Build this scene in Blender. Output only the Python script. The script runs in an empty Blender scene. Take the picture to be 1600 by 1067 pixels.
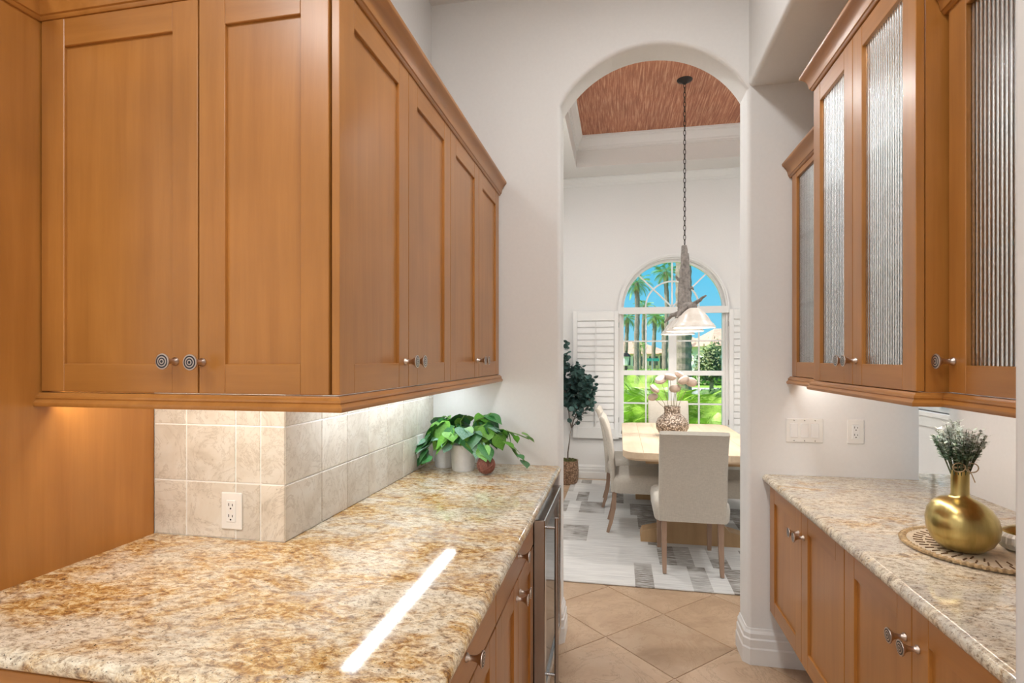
import bpy, math, random
from mathutils import Vector, Matrix, Euler
R=math.radians; PI=math.pi; rnd=random.Random(7)
sc=bpy.context.scene; COL=sc.collection
# ---------------- camera
H=1.47; YAW=math.atan(168/845.)
cd=bpy.data.cameras.new('camera'); cam=bpy.data.objects.new('camera',cd); COL.objects.link(cam)
cam.location=(0,0,H); cam.rotation_euler=(R(90),0,YAW)
cd.sensor_width=36; cd.sensor_fit='HORIZONTAL'; cd.lens=845/1600*36; cd.shift_y=26.5/1600; cd.clip_start=.02; cd.clip_end=600
sc.camera=cam
# ---------------- world, sun, exposure
sc.view_settings.view_transform='Standard'; sc.view_settings.look='None'; sc.view_settings.gamma=1; sc.view_settings.use_curve_mapping=False
sc.view_settings.exposure=0.12
w=bpy.data.worlds.new('sky'); sc.world=w; w.use_nodes=True; nt=w.node_tree; nt.nodes.clear()
o_=nt.nodes.new('ShaderNodeOutputWorld'); b_=nt.nodes.new('ShaderNodeBackground'); r_=nt.nodes.new('ShaderNodeValToRGB')
g_=nt.nodes.new('ShaderNodeTexCoord'); s_=nt.nodes.new('ShaderNodeSeparateXYZ')
nt.links.new(g_.outputs['Generated'],s_.inputs[0]); nt.links.new(s_.outputs['Z'],r_.inputs[0]); nt.links.new(r_.outputs[0],b_.inputs[0]); nt.links.new(b_.outputs[0],o_.inputs[0])
e=r_.color_ramp.elements; e[0].position=0; e[0].color=(.24,.62,.80,1); e[1].position=.6; e[1].color=(.06,.33,.72,1)
e.new(.18).color=(.085,.50,.76,1)
b_.inputs[1].default_value=1.1
sd=bpy.data.lights.new('sun','SUN'); sd.energy=9; sd.angle=R(.6); sd.color=(1,.95,.86)
sun=bpy.data.objects.new('sun',sd); COL.objects.link(sun); sun.rotation_euler=(R(40),0,R(-72)); sun.location=(0,-20,40)
# ---------------- mesh builder
class MB:
    def __init__(s): s.v=[]; s.f=[]; s.m=[]
    def add(s,vs,fs,mi=0):
        b=len(s.v); s.v+= [tuple(p) for p in vs]; s.f+=[tuple(b+i for i in f) for f in fs]; s.m+=[mi]*len(fs); return s
    def box(s,x0,y0,z0,x1,y1,z1,mi=0):
        if x0>x1:x0,x1=x1,x0
        if y0>y1:y0,y1=y1,y0
        if z0>z1:z0,z1=z1,z0
        return s.add([(x0,y0,z0),(x1,y0,z0),(x1,y1,z0),(x0,y1,z0),(x0,y0,z1),(x1,y0,z1),(x1,y1,z1),(x0,y1,z1)],
          [(3,2,1,0),(4,5,6,7),(0,1,5,4),(1,2,6,5),(2,3,7,6),(3,0,4,7)],mi)
    def rbox(s,x0,y0,z0,x1,y1,z1,r,mi=0):   # box with chamfered edges (all 12)
        xs=[x0,x0+r,x1-r,x1]; ys=[y0,y0+r,y1-r,y1]; zs=[z0,z0+r,z1-r,z1]
        vs=[]; fs=[]
        def q(*p):
            b=len(vs); vs.extend(p); fs.append(tuple(range(b,b+len(p))))
        a,b_,c,d=xs; e,f,g,h=ys; i,j,k,l=zs
        q((b_,f,l),(c,f,l),(c,g,l),(b_,g,l)); q((b_,g,i),(c,g,i),(c,f,i),(b_,f,i))
        q((b_,e,j),(c,e,j),(c,e,k),(b_,e,k)); q((c,h,j),(b_,h,j),(b_,h,k),(c,h,k))
        q((d,f,j),(d,g,j),(d,g,k),(d,f,k)); q((a,g,j),(a,f,j),(a,f,k),(a,g,k))
        q((b_,e,k),(c,e,k),(c,f,l),(b_,f,l)); q((c,h,k),(b_,h,k),(b_,g,l),(c,g,l))
        q((d,f,k),(d,g,k),(c,g,l),(c,f,l)); q((a,g,k),(a,f,k),(b_,f,l),(b_,g,l))
        q((c,e,j),(b_,e,j),(b_,f,i),(c,f,i)); q((b_,h,j),(c,h,j),(c,g,i),(b_,g,i))
        q((d,g,j),(d,f,j),(c,f,i),(c,g,i)); q((a,f,j),(a,g,j),(b_,g,i),(b_,f,i))
        q((c,e,j),(d,f,j),(d,f,k),(c,e,k)); q((d,g,j),(c,h,j),(c,h,k),(d,g,k)); q((b_,h,j),(a,g,j),(a,g,k),(b_,h,k)); q((a,f,j),(b_,e,j),(b_,e,k),(a,f,k))
        q((c,e,k),(d,f,k),(c,f,l)); q((d,g,k),(c,h,k),(c,g,l)); q((b_,h,k),(a,g,k),(b_,g,l)); q((a,f,k),(b_,e,k),(b_,f,l))
        q((d,f,j),(c,e,j),(c,f,i)); q((c,h,j),(d,g,j),(c,g,i)); q((a,g,j),(b_,h,j),(b_,g,i)); q((b_,e,j),(a,f,j),(b_,f,i))
        return s.add(vs,fs,mi)
    def lathe(s,prof,n=24,c=(0,0,0),mi=0,M=None,mis=None):
        vs=[];fs=[];fm=[]
        for r,z in prof:
            for i in range(n):
                a=2*PI*i/n; vs.append(Vector((r*math.cos(a),r*math.sin(a),z)))
        for k in range(len(prof)-1):
            for i in range(n):
                j=(i+1)%n; fs.append((k*n+i,k*n+j,(k+1)*n+j,(k+1)*n+i)); fm.append(mis[k] if mis else mi)
        if prof[0][0]>1e-6: fs.append(tuple(range(n-1,-1,-1))); fm.append(mis[0] if mis else mi)
        if prof[-1][0]>1e-6: fs.append(tuple((len(prof)-1)*n+i for i in range(n))); fm.append(mis[-1] if mis else mi)
        vs=[(M@v if M else v)+Vector(c) for v in vs]
        b=len(s.v); s.v+=[tuple(p) for p in vs]; s.f+=[tuple(b+i for i in f) for f in fs]; s.m+=fm; return s
    def tube(s,path,rad,n=8,mi=0,closed=False):
        P=[Vector(p) for p in path]; N=len(P); vs=[];fs=[]
        if not hasattr(rad,'__len__'): rad=[rad]*N
        up=None
        for i,p in enumerate(P):
            if closed: t=(P[(i+1)%N]-P[i-1])
            else: t=P[min(i+1,N-1)]-P[max(i-1,0)]
            t.normalize()
            if up is None: up=t.orthogonal().normalized()
            u=(up-t*up.dot(t)); u=u.normalized() if u.length>1e-6 else t.orthogonal().normalized(); up=u; v=t.cross(u)
            for k in range(n):
                a=2*PI*k/n; vs.append(p+(u*math.cos(a)+v*math.sin(a))*rad[i])
        for i in range(N if closed else N-1):
            j=(i+1)%N
            for k in range(n):
                l=(k+1)%n; fs.append((i*n+k,i*n+l,j*n+l,j*n+k))
        if not closed: fs.append(tuple(range(n-1,-1,-1))); fs.append(tuple((N-1)*n+k for k in range(n)))
        return s.add(vs,fs,mi)
    def prism(s,poly,z0,z1,mi=0,axis='z'):
        n=len(poly); f=(lambda p,z:(p[0],p[1],z)) if axis=='z' else ((lambda p,z:(p[0],z,p[1])) if axis=='y' else (lambda p,z:(z,p[0],p[1])))
        vs=[f(p,z0) for p in poly]+[f(p,z1) for p in poly]
        return s.add(vs,[tuple(range(n-1,-1,-1)),tuple(range(n,2*n))]+[(i,(i+1)%n,n+(i+1)%n,n+i) for i in range(n)],mi)
    def sweep(s,prof,path,mi=0,closed=False,z=0):   # prof (out,z) closed polygon; out to the right of travel
        P=[Vector((p[0],p[1])) for p in path]; N=len(P); m=len(prof); vs=[];fs=[]
        for i in range(N):
            def nrm(a,b): d=(b-a).normalized(); return Vector((d.y,-d.x))
            if closed: n1=nrm(P[i-1],P[i]); n2=nrm(P[i],P[(i+1)%N])
            else:
                n2=nrm(P[i],P[i+1]) if i<N-1 else None; n1=nrm(P[i-1],P[i]) if i>0 else n2; n2=n2 or n1
            nn=(n1+n2)/(1+n1.dot(n2))
            for o,zz in prof: q=P[i]+nn*o; vs.append((q.x,q.y,z+zz))
        for i in range(N if closed else N-1):
            j=(i+1)%N
            for k in range(m): l=(k+1)%m; fs.append((i*m+k,i*m+l,j*m+l,j*m+k))
        if not closed: fs.append(tuple(range(m))); fs.append(tuple((N-1)*m+k for k in range(m-1,-1,-1)))
        return s.add(vs,fs,mi)
    def build(s,name,mats,parent=None,loc=(0,0,0),rot=(0,0,0),smooth=False,ang=None):
        me=bpy.data.meshes.new(name); me.from_pydata(s.v,[],s.f)
        if not isinstance(mats,(list,tuple)): mats=[mats]
        for m in mats: me.materials.append(m)
        for p,mi in zip(me.polygons,s.m): p.material_index=mi
        import bmesh
        bm=bmesh.new(); bm.from_mesh(me); bmesh.ops.recalc_face_normals(bm,faces=bm.faces)
        if smooth:
            for fc in bm.faces: fc.smooth=len(fc.verts)<=4
            an=ang or R(40)
            for ed in bm.edges:
                if len(ed.link_faces)==2 and ed.calc_face_angle(0)>an: ed.smooth=False
        bm.to_mesh(me); bm.free()
        return link(name,me,parent,loc,rot)
def link(name,me,parent=None,loc=(0,0,0),rot=(0,0,0)):
    o=bpy.data.objects.new(name,me); COL.objects.link(o); o.location=loc; o.rotation_euler=rot
    if parent: o.parent=parent
    return o
def tag(o,label=None,cat=None,group=None,kind=None):
    if label:o['label']=label
    if cat:o['category']=cat
    if group:o['group']=group
    if kind:o['kind']=kind
    return o
def thing(name,label,cat,loc=(0,0,0),rz=0,group=None):
    return tag(link(name,None,None,loc,(0,0,rz)),label,cat,group)
def copy_tree(o,parent=None):
    c=o.copy(); COL.objects.link(c); c.parent=parent
    for ch in list(o.children): copy_tree(ch,c)
    return c
def struct(o): o['kind']='structure'; return o
# ---------------- materials
def nodes(name):
    m=bpy.data.materials.new(name); m.use_nodes=True; nt=m.node_tree; return m,nt,nt.nodes['Principled BSDF'],nt.nodes,nt.links
def N(nt,t,**k):
    n=nt.nodes.new(t)
    for a,b in k.items():
        if a in n.inputs.keys() if False else False: pass
        setattr(n,a,b)
    return n
def coords(nt,scale=(1,1,1),rot=(0,0,0),rand=True):
    tc=nt.nodes.new('ShaderNodeTexCoord'); mp=nt.nodes.new('ShaderNodeMapping')
    mp.inputs['Scale'].default_value=scale; mp.inputs['Rotation'].default_value=rot
    if rand:
        oi=nt.nodes.new('ShaderNodeObjectInfo'); vm=nt.nodes.new('ShaderNodeVectorMath'); vm.operation='MULTIPLY_ADD'
        cb=nt.nodes.new('ShaderNodeCombineXYZ')
        for i in range(3): nt.links.new(oi.outputs['Random'],cb.inputs[i])
        vm.inputs[1].default_value=(13.7,29.3,7.1)
        nt.links.new(cb.outputs[0],vm.inputs[0]); nt.links.new(tc.outputs['Object'],vm.inputs[2]); nt.links.new(vm.outputs[0],mp.inputs[0])
    else: nt.links.new(tc.outputs['Object'],mp.inputs[0])
    return mp.outputs[0]
def noise(nt,vec,scale,detail=4,rough=.55,dist=0):
    n=nt.nodes.new('ShaderNodeTexNoise'); n.inputs['Scale'].default_value=scale; n.inputs['Detail'].default_value=detail
    n.inputs['Roughness'].default_value=rough; n.inputs['Distortion'].default_value=dist
    if vec is not None: nt.links.new(vec,n.inputs['Vector'])
    return n.outputs['Fac']
def ramp(nt,fac,stops,interp='LINEAR'):
    r=nt.nodes.new('ShaderNodeValToRGB'); r.color_ramp.interpolation=interp; e=r.color_ramp.elements
    def c4(c): return (c,c,c,1) if not hasattr(c,'__len__') else (*c,1)
    e[0].position,e[0].color=stops[0][0],c4(stops[0][1]); e[1].position,e[1].color=stops[-1][0],c4(stops[-1][1])
    for p,c in stops[1:-1]: e.new(p).color=c4(c)
    nt.links.new(fac,r.inputs[0]); return r.outputs[0]
def mix(nt,fac,a,b,mode='MIX'):
    m=nt.nodes.new('ShaderNodeMix'); m.data_type='RGBA'; m.blend_type=mode
    for s,x in ((0,fac),(6,a),(7,b)):
        if hasattr(x,'is_linked') or hasattr(x,'links'): nt.links.new(x,m.inputs[s])
        elif s==0: m.inputs[0].default_value=x
        else: m.inputs[s].default_value=(*x,1)
    return m.outputs[2]
def bump(nt,b,h,strength=.2,dist=.002):
    n=nt.nodes.new('ShaderNodeBump'); n.inputs['Strength'].default_value=strength; n.inputs['Distance'].default_value=dist
    nt.links.new(h,n.inputs['Height']); nt.links.new(n.outputs[0],b.inputs['Normal'])
def plain(name,col,rough=.5,metal=0,var=.06,scale=30,bstr=0,spec=None,trans=0,emit=None,estr=0,coat=0):
    m,nt,b,_,L=nodes(name)
    v=coords(nt); f=noise(nt,v,scale)
    c=ramp(nt,f,[(.3,tuple(x*(1-var) for x in col)),(.7,tuple(min(1,x*(1+var)) for x in col))])
    L.new(c,b.inputs['Base Color']); b.inputs['Roughness'].default_value=rough; b.inputs['Metallic'].default_value=metal
    if trans: b.inputs['Transmission Weight'].default_value=trans
    if coat: b.inputs['Coat Weight'].default_value=coat
    if emit: b.inputs['Emission Color'].default_value=(*emit,1); b.inputs['Emission Strength'].default_value=estr
    if bstr: bump(nt,b,f,bstr)
    return m
def wood(name,c0,c1,axis='z',rough=.34,gs=1,coat=.25):
    m,nt,b,_,L=nodes(name)
    st={'z':(26,26,1.6),'x':(1.6,26,26),'y':(26,1.6,26)}[axis]
    v=coords(nt,tuple(x*gs for x in st)); f=noise(nt,v,1,5,.62,.25)
    v2=coords(nt,(3,3,3)); f2=noise(nt,v2,1,3,.5)
    c=ramp(nt,f,[(.25,c0),(.75,c1)])
    c2=ramp(nt,f2,[(.3,.74),(.7,1.1)])
    L.new(mix(nt,.55,c,c2,'MULTIPLY'),b.inputs['Base Color'])
    b.inputs['Roughness'].default_value=rough; b.inputs['Coat Weight'].default_value=coat; b.inputs['Coat Roughness'].default_value=.22
    return m
W0,W1=(.375,.145,.026),(.49,.208,.045)
M={}
M['wood']=wood('maple_wood',W0,W1,'z'); M['woodx']=wood('maple_wood_rail',W0,W1,'x'); M['woody']=wood('maple_moulding',W0,W1,'y')
M['dark']=plain('dark_gap',(.03,.014,.006),.8)
M['wall']=plain('white_wall_paint',(.80,.795,.785),.85,0,.012,60,.12)
M['trim']=plain('white_trim_paint',(.82,.82,.81),.45,0,.01)
M['ceil']=plain('ceiling_paint',(.78,.77,.75),.9,0,.012,80,.1)
M['plate']=plain('white_plastic',(.82,.81,.78),.35,0,.01)
M['black']=plain('black_slot',(.012,.012,.012),.6)
M['nickel']=plain('brushed_nickel',(.55,.47,.42),.28,1,.04)
M['steel']=plain('stainless_steel',(.50,.49,.49),.26,1,.04)
M['ring']=plain('black_enamel',(.012,.012,.018),.35)
M['led']=plain('led_diffuser',(.9,.9,.9),.4,emit=(.82,.93,1),estr=5)
def granite(name,gold,grey):
    m,nt,b,_,L=nodes(name)
    v=coords(nt,(1,1.6,1.4),(0,0,R(-16)),False)
    big=noise(nt,v,4.2,8,.72,.5); med=noise(nt,v,36,8,.74,.6); fine=noise(nt,v,100,5,.75,.4); spk=noise(nt,v,130,3,.65,.3)
    base=ramp(nt,med,[(.30,(.14,.11,.09)),(.40,(.42,.34,.25)),(.48,(.70,.61,.46)),(.60,(.88,.80,.65)),(.8,(.72,.66,.57))])
    gl=ramp(nt,med,[(.32,(.09,.04,.015)),(.42,(.33,.15,.04)),(.50,(.58,.34,.11)),(.58,(.80,.62,.34)),(.72,(.88,.78,.58))])
    gm=ramp(nt,big,[(gold,0),(gold+.16,1)])
    c=mix(nt,gm,base,gl)
    gr=noise(nt,v,5,4,.6,.5); c=mix(nt,ramp(nt,gr,[(grey,0),(grey+.14,.75)]),c,mix(nt,.6,c,(.50,.48,.46)))
    c=mix(nt,ramp(nt,fine,[(.37,.75),(.455,0)]),c,(.20,.11,.05))
    c=mix(nt,ramp(nt,spk,[(.315,.95),(.37,0)]),c,(.02,.016,.014))
    L.new(c,b.inputs['Base Color']); b.inputs['Roughness'].default_value=.07; b.inputs['Specular IOR Level'].default_value=.6
    return m
M['granL']=granite('gold_granite',.43,.55); M['granR']=granite('cool_lit_granite',.53,.45)  # right top: same granite, cooler light painted in as less gold, more grey
def tilemat(name,cols,scale,rough,vein):
    m,nt,b,_,L=nodes(name)
    v=coords(nt,(1,1,1)); f=noise(nt,v,scale,5,.6,.8); c=ramp(nt,f,[(.28,cols[0]),(.5,cols[1]),(.72,cols[2])])
    oi=nt.nodes.new('ShaderNodeObjectInfo'); tint=ramp(nt,oi.outputs['Random'],[(0,.88),(1,1.06)])
    c=mix(nt,1,c,tint,'MULTIPLY')
    vn=noise(nt,v,scale*.7,6,.7,2.2); c=mix(nt,ramp(nt,vn,[(.475,0),(.5,.55),(.525,0)]),c,vein)
    pit=noise(nt,v,scale*9,2,.5); c=mix(nt,ramp(nt,pit,[(.25,.6),(.31,0)]),c,vein)
    L.new(c,b.inputs['Base Color']); b.inputs['Roughness'].default_value=rough; bump(nt,b,f,.1)
    return m
M['bs']=tilemat('travertine_backsplash',((.58,.52,.44),(.70,.65,.57),(.76,.73,.67)),9,.42,(.42,.36,.29))
M['floor']=tilemat('beige_floor_tile',((.42,.28,.175),(.52,.36,.235),(.58,.43,.30)),4,.34,(.36,.235,.14))
M['grout']=plain('grout',(.86,.85,.82),.8); M['fgrout']=plain('floor_grout',(.63,.49,.37),.8)
# ================= STRUCTURE
CEIL=3.38; YA=2.79; YB=2.95; YF=6.7; DL,DR=-1.0,2.24; DZ=3.68
fl=struct(MB().box(-3,-4,-.12,3,YF+.15,-.004).build('floor',M['fgrout']))
tm=None; D=.3208
for i in range(-5,8):
    for j in range(-9,11):
        if (i+j)%2==0: continue
        x,y=.248+D*i,3.22+D*j
        if not(-1.05<x<2.3 and .3<y<6.9): continue
        if y>4.0 and x>-.2 and y<6.4: continue        # covered by the rug
        if x<-.72 and y<2.95: continue
        if tm is None:
            a=.4537/2-.0025; o=MB().rbox(-a,-a,-.006,a,a,0,.0015).build('floor_tile',M['floor'],fl); tm=o.data
        else: o=link('floor_tile',tm,fl)
        o.location=(x,y,0); o.rotation_euler=(0,0,R(45)+R(90)*rnd.randint(0,3))
wl=struct(MB().box(-3,1.475,0,-1.0,YB,3.75).build('wall_left',M['wall']))
# backsplash: grout bed and separate tiles, children of the wall
gb=MB().box(-1.452,1.467,.9145,-1.0,1.475,1.40).box(-1.0,1.467,.9145,-.992,YA,1.40).build('grout_bed',M['grout'],wl)
zr=[.9145,1.087,1.263,1.398]
xc=[-1.452,-1.333,-1.158,-1.072,-.9885]
yc=[1.4655,1.672,1.846,2.021,2.197,2.375,2.548,2.725,YA]
for r in range(3):
    for k in range(4): MB().rbox(xc[k]+.0021,1.4645,zr[r]+.0021,xc[k+1]-.0021,1.4735,zr[r+1]-.0021,.0015).build('backsplash_tile',M['bs'],wl)
    for k in range(8): MB().rbox(-.998,yc[k]+.0021,zr[r]+.0021,-.9885,yc[k+1]-.0021,zr[r+1]-.0021,.0015).build('backsplash_tile',M['bs'],wl)
def holewall(mb,x0,x1,z0,z1,out,y0,y1,bull=0,nb=5):
    """wall in the XZ plane with a hole given by outline (list of (x,z)) from bottom-left over the top to bottom-right"""
    n=len(out)
    def nrm(i):
        a=Vector(out[max(i-1,0)]); b=Vector(out[min(i+1,n-1)]); d=(b-a).normalized(); return Vector((-d.y,d.x))
    rings=[]
    for k in range(nb+1 if bull else 1):
        a=PI/2*k/nb if bull else 0
        off=bull*(1-math.sin(a)); dep=bull*(1-math.cos(a))
        rings.append([(out[i][0]+nrm(i).x*off,y0+dep,out[i][1]+(nrm(i).y*off if 0<i<n-1 else 0)) for i in range(n)])
    if bull: rings=rings   # k=0: widest, at the wall face
    rings.append([(p[0],y1,p[1]) for p in out])
    for a,b in zip(rings,rings[1:]):
        for i in range(n-1): mb.add([a[i],a[i+1],b[i+1],b[i]],[(0,1,2,3)])
    for ring,y in ((rings[0],y0),(rings[-1],y1)):
        top=[(p[0],y,z1) for p in ring]
        for i in range(n-1):
            if abs(ring[i+1][0]-ring[i][0])>1e-5: mb.add([ring[i],ring[i+1],top[i+1],top[i]],[(0,1,2,3)])
        mb.add([(x0,y,z0),(ring[0][0],y,z0),(ring[0][0],y,z1),(x0,y,z1)],[(0,1,2,3)])
        mb.add([(ring[-1][0],y,z0),(x1,y,z0),(x1,y,z1),(ring[-1][0],y,z1)],[(0,1,2,3)])
        if ring[0][2]>z0+1e-4: mb.add([(ring[0][0],y,z0),(ring[-1][0],y,z0),ring[-1],ring[0]],[(0,1,2,3)])
    mb.add([(x0,y0,z0),(x0,y1,z0),(x0,y1,z1),(x0,y0,z1)],[(0,1,2,3)]); mb.add([(x1,y0,z0),(x1,y1,z0),(x1,y1,z1),(x1,y0,z1)],[(0,1,2,3)])
    mb.add([(x0,y0,z1),(x1,y0,z1),(x1,y1,z1),(x0,y1,z1)],[(0,1,2,3)])
# arch wall
AX0,AX1,SZ,AZ=-.30,.607,2.775,3.045
ah=(AX1-AX0)/2; ac=(AX0+AX1)/2; rise=AZ-SZ; RR=(ah*ah+rise*rise)/(2*rise); cz=AZ-RR; a0=math.asin(ah/RR)
out=[(AX0,0),(AX0,1.0),(AX0,2.0),(AX0,SZ-.03),(AX0,SZ)]+[(ac+RR*math.sin(t),cz+RR*math.cos(t)) for t in [(-a0+2*a0*k/28) for k in range(1,28)]]+[(AX1,SZ),(AX1,SZ-.03),(AX1,2.0),(AX1,1.0),(AX1,0)]
mb=MB(); holewall(mb,-1.0,1.343,0,3.75,out,YA,YB,.02)
mb.box(1.343,YA,0,1.55,YB,.872).box(1.343,YA,1.47,1.55,YB,3.75).box(1.55,YA,0,DR,YB,3.75)
wa=struct(mb.build('wall_arch',M['wall'],smooth=True,ang=R(30)))
struct(MB().box(1.41,0,0,1.55,2.62,CEIL).box(1.41,2.62,1.47,1.55,YA,CEIL).box(1.41,2.62,0,1.55,YA,.87).build('wall_niche_back',M['wall']))
nr=.02
pts=[(1.41,0),(1.41,1.03),(.628+nr,1.03)]+[(.628+nr-nr*math.sin(a),1.03-nr+nr*math.cos(a)) for a in [PI/2*k/5 for k in range(1,6)]]+[(.628,0)]
struct(MB().prism(pts,0,CEIL).build('wall_right',M['wall'],smooth=True,ang=R(30)))
pts=[(.615+nr,2.785)]+[(.615+nr-nr*math.sin(a),2.785+nr-nr*math.cos(a)) for a in [PI/2*k/5 for k in range(1,6)]]+[(.615,CEIL),(1.41,CEIL),(1.41,2.785)]
struct(MB().prism(pts,1.03,YA,axis='y').build('ceiling_niche',M['wall'],smooth=True,ang=R(30)))
struct(MB().box(-3,-4,CEIL,3,YA,CEIL+.12).build('ceiling',M['ceil']))
struct(MB().box(-3.15,-4,0,-3,1.475,CEIL).build('wall_kitchen_left',M['wall']))
struct(MB().box(-3.15,-4.15,0,3.15,-4,CEIL).build('wall_kitchen_back',M['wall']))
struct(MB().box(3,-4,0,3.15,.15,CEIL).build('wall_kitchen_right',M['wall']))
struct(MB().box(1.55,0,0,3,.15,CEIL).build('wall_kitchen_side',M['wall']))
# dining room
struct(MB().box(DL-.15,YB,0,DL,YF,DZ).build('wall_dining_left',M['wall']))
WX,WR=.62,.60; WZ0,WS=.55,2.06
outw=[(WX-WR,WZ0),(WX-WR,WS)]+[(WX-WR*math.cos(PI*k/32),WS+WR*math.sin(PI*k/32)) for k in range(1,32)]+[(WX+WR,WS),(WX+WR,WZ0)]
mb=MB(); holewall(mb,DL-.15,DR+.15,0,DZ+.4,outw,YF,YF+.15); struct(mb.build('wall_far',M['wall']))
RY0,RY1,RZ0,RZ1=3.7,5.3,1.08,2.5
struct(MB().box(DR,YB,0,DR+.15,RY0,DZ).box(DR,RY1,0,DR+.15,YF,DZ).box(DR,RY0,0,DR+.15,RY1,RZ0).box(DR,RY0,RZ1,DR+.15,RY1,DZ).build('wall_dining_right',M['wall']))
# tray ceiling
TX0,TX1,TY0,TY1,TZ=-.49,1.73,3.4,6.29,4.02
mb=MB()
mb.box(DL-.15,YB,DZ,TX0,YF+.1,DZ+.4).box(TX1,YB,DZ,DR+.15,YF+.1,DZ+.4).box(TX0,YB,DZ,TX1,TY0,DZ+.4).box(TX0,TY1,DZ,TX1,YF+.1,DZ+.4)
struct(mb.build('ceiling_dining',M['ceil']))
def grass(name):
    m,nt,b,_,L=nodes(name)
    v=coords(nt,(75,3.0,1),(0,0,R(5)),False); f=noise(nt,v,1,4,.7,.3); v2=coords(nt,(1,1,1),(0,0,0),False); g=noise(nt,v2,2.2,4,.6)
    c=ramp(nt,f,[(.28,(.24,.07,.035)),(.5,(.46,.175,.09)),(.68,(.72,.42,.27))])
    L.new(mix(nt,.5,c,ramp(nt,g,[(.3,.72),(.7,1.1)]),'MULTIPLY'),b.inputs['Base Color']); b.inputs['Roughness'].default_value=.55; bump(nt,b,f,.3)
    return m
M['grasscloth']=grass('copper_grasscloth')
struct(MB().box(TX0,TY0,TZ,TX1,TY1,TZ+.05).build('ceiling_tray',M['grasscloth']))
cr=[(0,0),(.012,0),(.012,.018),(.02,.024),(.022,.04),(.04,.07),(.055,.10),(.06,.106),(.06,.125),(.075,.13),(.075,.15),(0,.15)]
cr2=[(a,b) for a,b in cr]
tp=[(TX0,TY0),(TX0,TY1),(TX1,TY1),(TX1,TY0)]
struct(MB().sweep(cr2,tp,closed=True,z=TZ-.15).build('trim_1',M['trim']))
cw=[(0,0),(.010,0),(.012,.03),(.02,.036),(.05,.085),(.06,.09),(.06,.10),(0,.10)]
struct(MB().sweep(cw,[(DL,YB),(DL,YF),(DR,YF),(DR,YB)],z=DZ-.10).build('trim_2',M['trim']))
bb=[(0,0),(.022,0),(.022,.075),(.018,.082),(.018,.118),(.013,.124),(.013,.145),(.006,.158),(.004,.168),(0,.168)]
struct(MB().sweep(bb,[(DL,YB),(DL,YF),(DR,YF),(DR,YB)]).build('baseboard_dining',M['trim']))
struct(MB().sweep(bb,[(AX1,YB),(AX1,YA+.016),(AX1+.016,YA),(1.40,YA)]).build('baseboard_right',M['trim']))
struct(MB().sweep([(-a,b) for a,b in bb],[(AX0,YB),(AX0,YA+.016),(AX0-.016,YA),(-.318,YA)]).build('baseboard_left',M['trim']))
# ---- windows
def panemat():
    m=bpy.data.materials.new('clear_pane'); m.use_nodes=True; nt=m.node_tree; nt.nodes.clear(); o=nt.nodes.new('ShaderNodeOutputMaterial')
    t=nt.nodes.new('ShaderNodeBsdfTransparent'); g=nt.nodes.new('ShaderNodeBsdfGlossy'); g.inputs['Roughness'].default_value=.02; t.inputs[0].default_value=(.97,.98,.98,1)
    fr=nt.nodes.new('ShaderNodeFresnel'); fr.inputs[0].default_value=1.25; x=nt.nodes.new('ShaderNodeMixShader')
    nt.links.new(fr.outputs[0],x.inputs[0]); nt.links.new(t.outputs[0],x.inputs[1]); nt.links.new(g.outputs[0],x.inputs[2]); nt.links.new(x.outputs[0],o.inputs[0]); return m
M['pane']=panemat()
yw=YF+.07
def arc(r,a0,a1,n): return [(WX+r*math.cos(a0+(a1-a0)*k/n),WS+.03+r*math.sin(a0+(a1-a0)*k/n)) for k in range(n+1)]
mb=MB()
mb.box(WX-WR-.005,yw-.03,WZ0-.005,WX-WR+.03,yw+.03,WS).box(WX+WR-.03,yw-.03,WZ0,WX+WR+.005,yw+.03,WS).box(WX-WR,yw-.03,WZ0-.005,WX+WR,yw+.03,WZ0+.04)
mb.box(WX-WR,yw-.05,2.027,WX+WR,yw+.04,2.09).box(.579,yw-.045,WZ0,.668,yw+.035,2.03)
ro=[(WX+(WR+.004)*math.cos(a),WS+(WR+.004)*math.sin(a)) for a in [PI*k/32 for k in range(33)]]; ri=[(WX+(WR-.03)*math.cos(a),WS+(WR-.03)*math.sin(a)) for a in [PI*k/32 for k in range(33)]]
for k in range(32): mb.prism([ro[k],ro[k+1],ri[k+1],ri[k]],yw-.03,yw+.03,axis='y')
w1=struct(mb.build('window_1',M['trim']))
SX=[(.05,.579),(.668,1.19)]
for (xa,xb) in SX:
    MB().box(xa,yw-.03,1.267,xb,yw+.03,1.325).build('window_rail',M['trim'],w1)
    xm=(xa+xb)/2
    MB().box(xm-.009,yw-.012,.59,xm+.009,yw+.012,1.267).box(xm-.009,yw-.012,1.325,xm+.009,yw+.012,2.027).build('muntin',M['trim'],w1)
    for zz in (1.68,.925): MB().box(xa,yw-.0115,zz-.009,xb,yw+.0115,zz+.009).build('muntin',M['trim'],w1)
    for (za,zb) in ((.59,.916),(.934,1.267),(1.325,1.671),(1.689,2.027)):
        for (x1,x2) in ((xa,xm-.009),(xm+.009,xb)): MB().box(x1,yw-.002,za,x2,yw+.002,zb).build('pane',M['pane'],w1)
zc=2.09
mb=MB()
for k in range(24):
    a,b=PI*k/24,PI*(k+1)/24
    p=[(WX+r*math.cos(t),zc+r*math.sin(t)) for r,t in((.30,a),(.30,b),(.318,b),(.318,a))]; mb.prism(p,yw-.012,yw+.012,axis='y')
mb.build('muntin_arch',M['trim'],w1)
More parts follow.
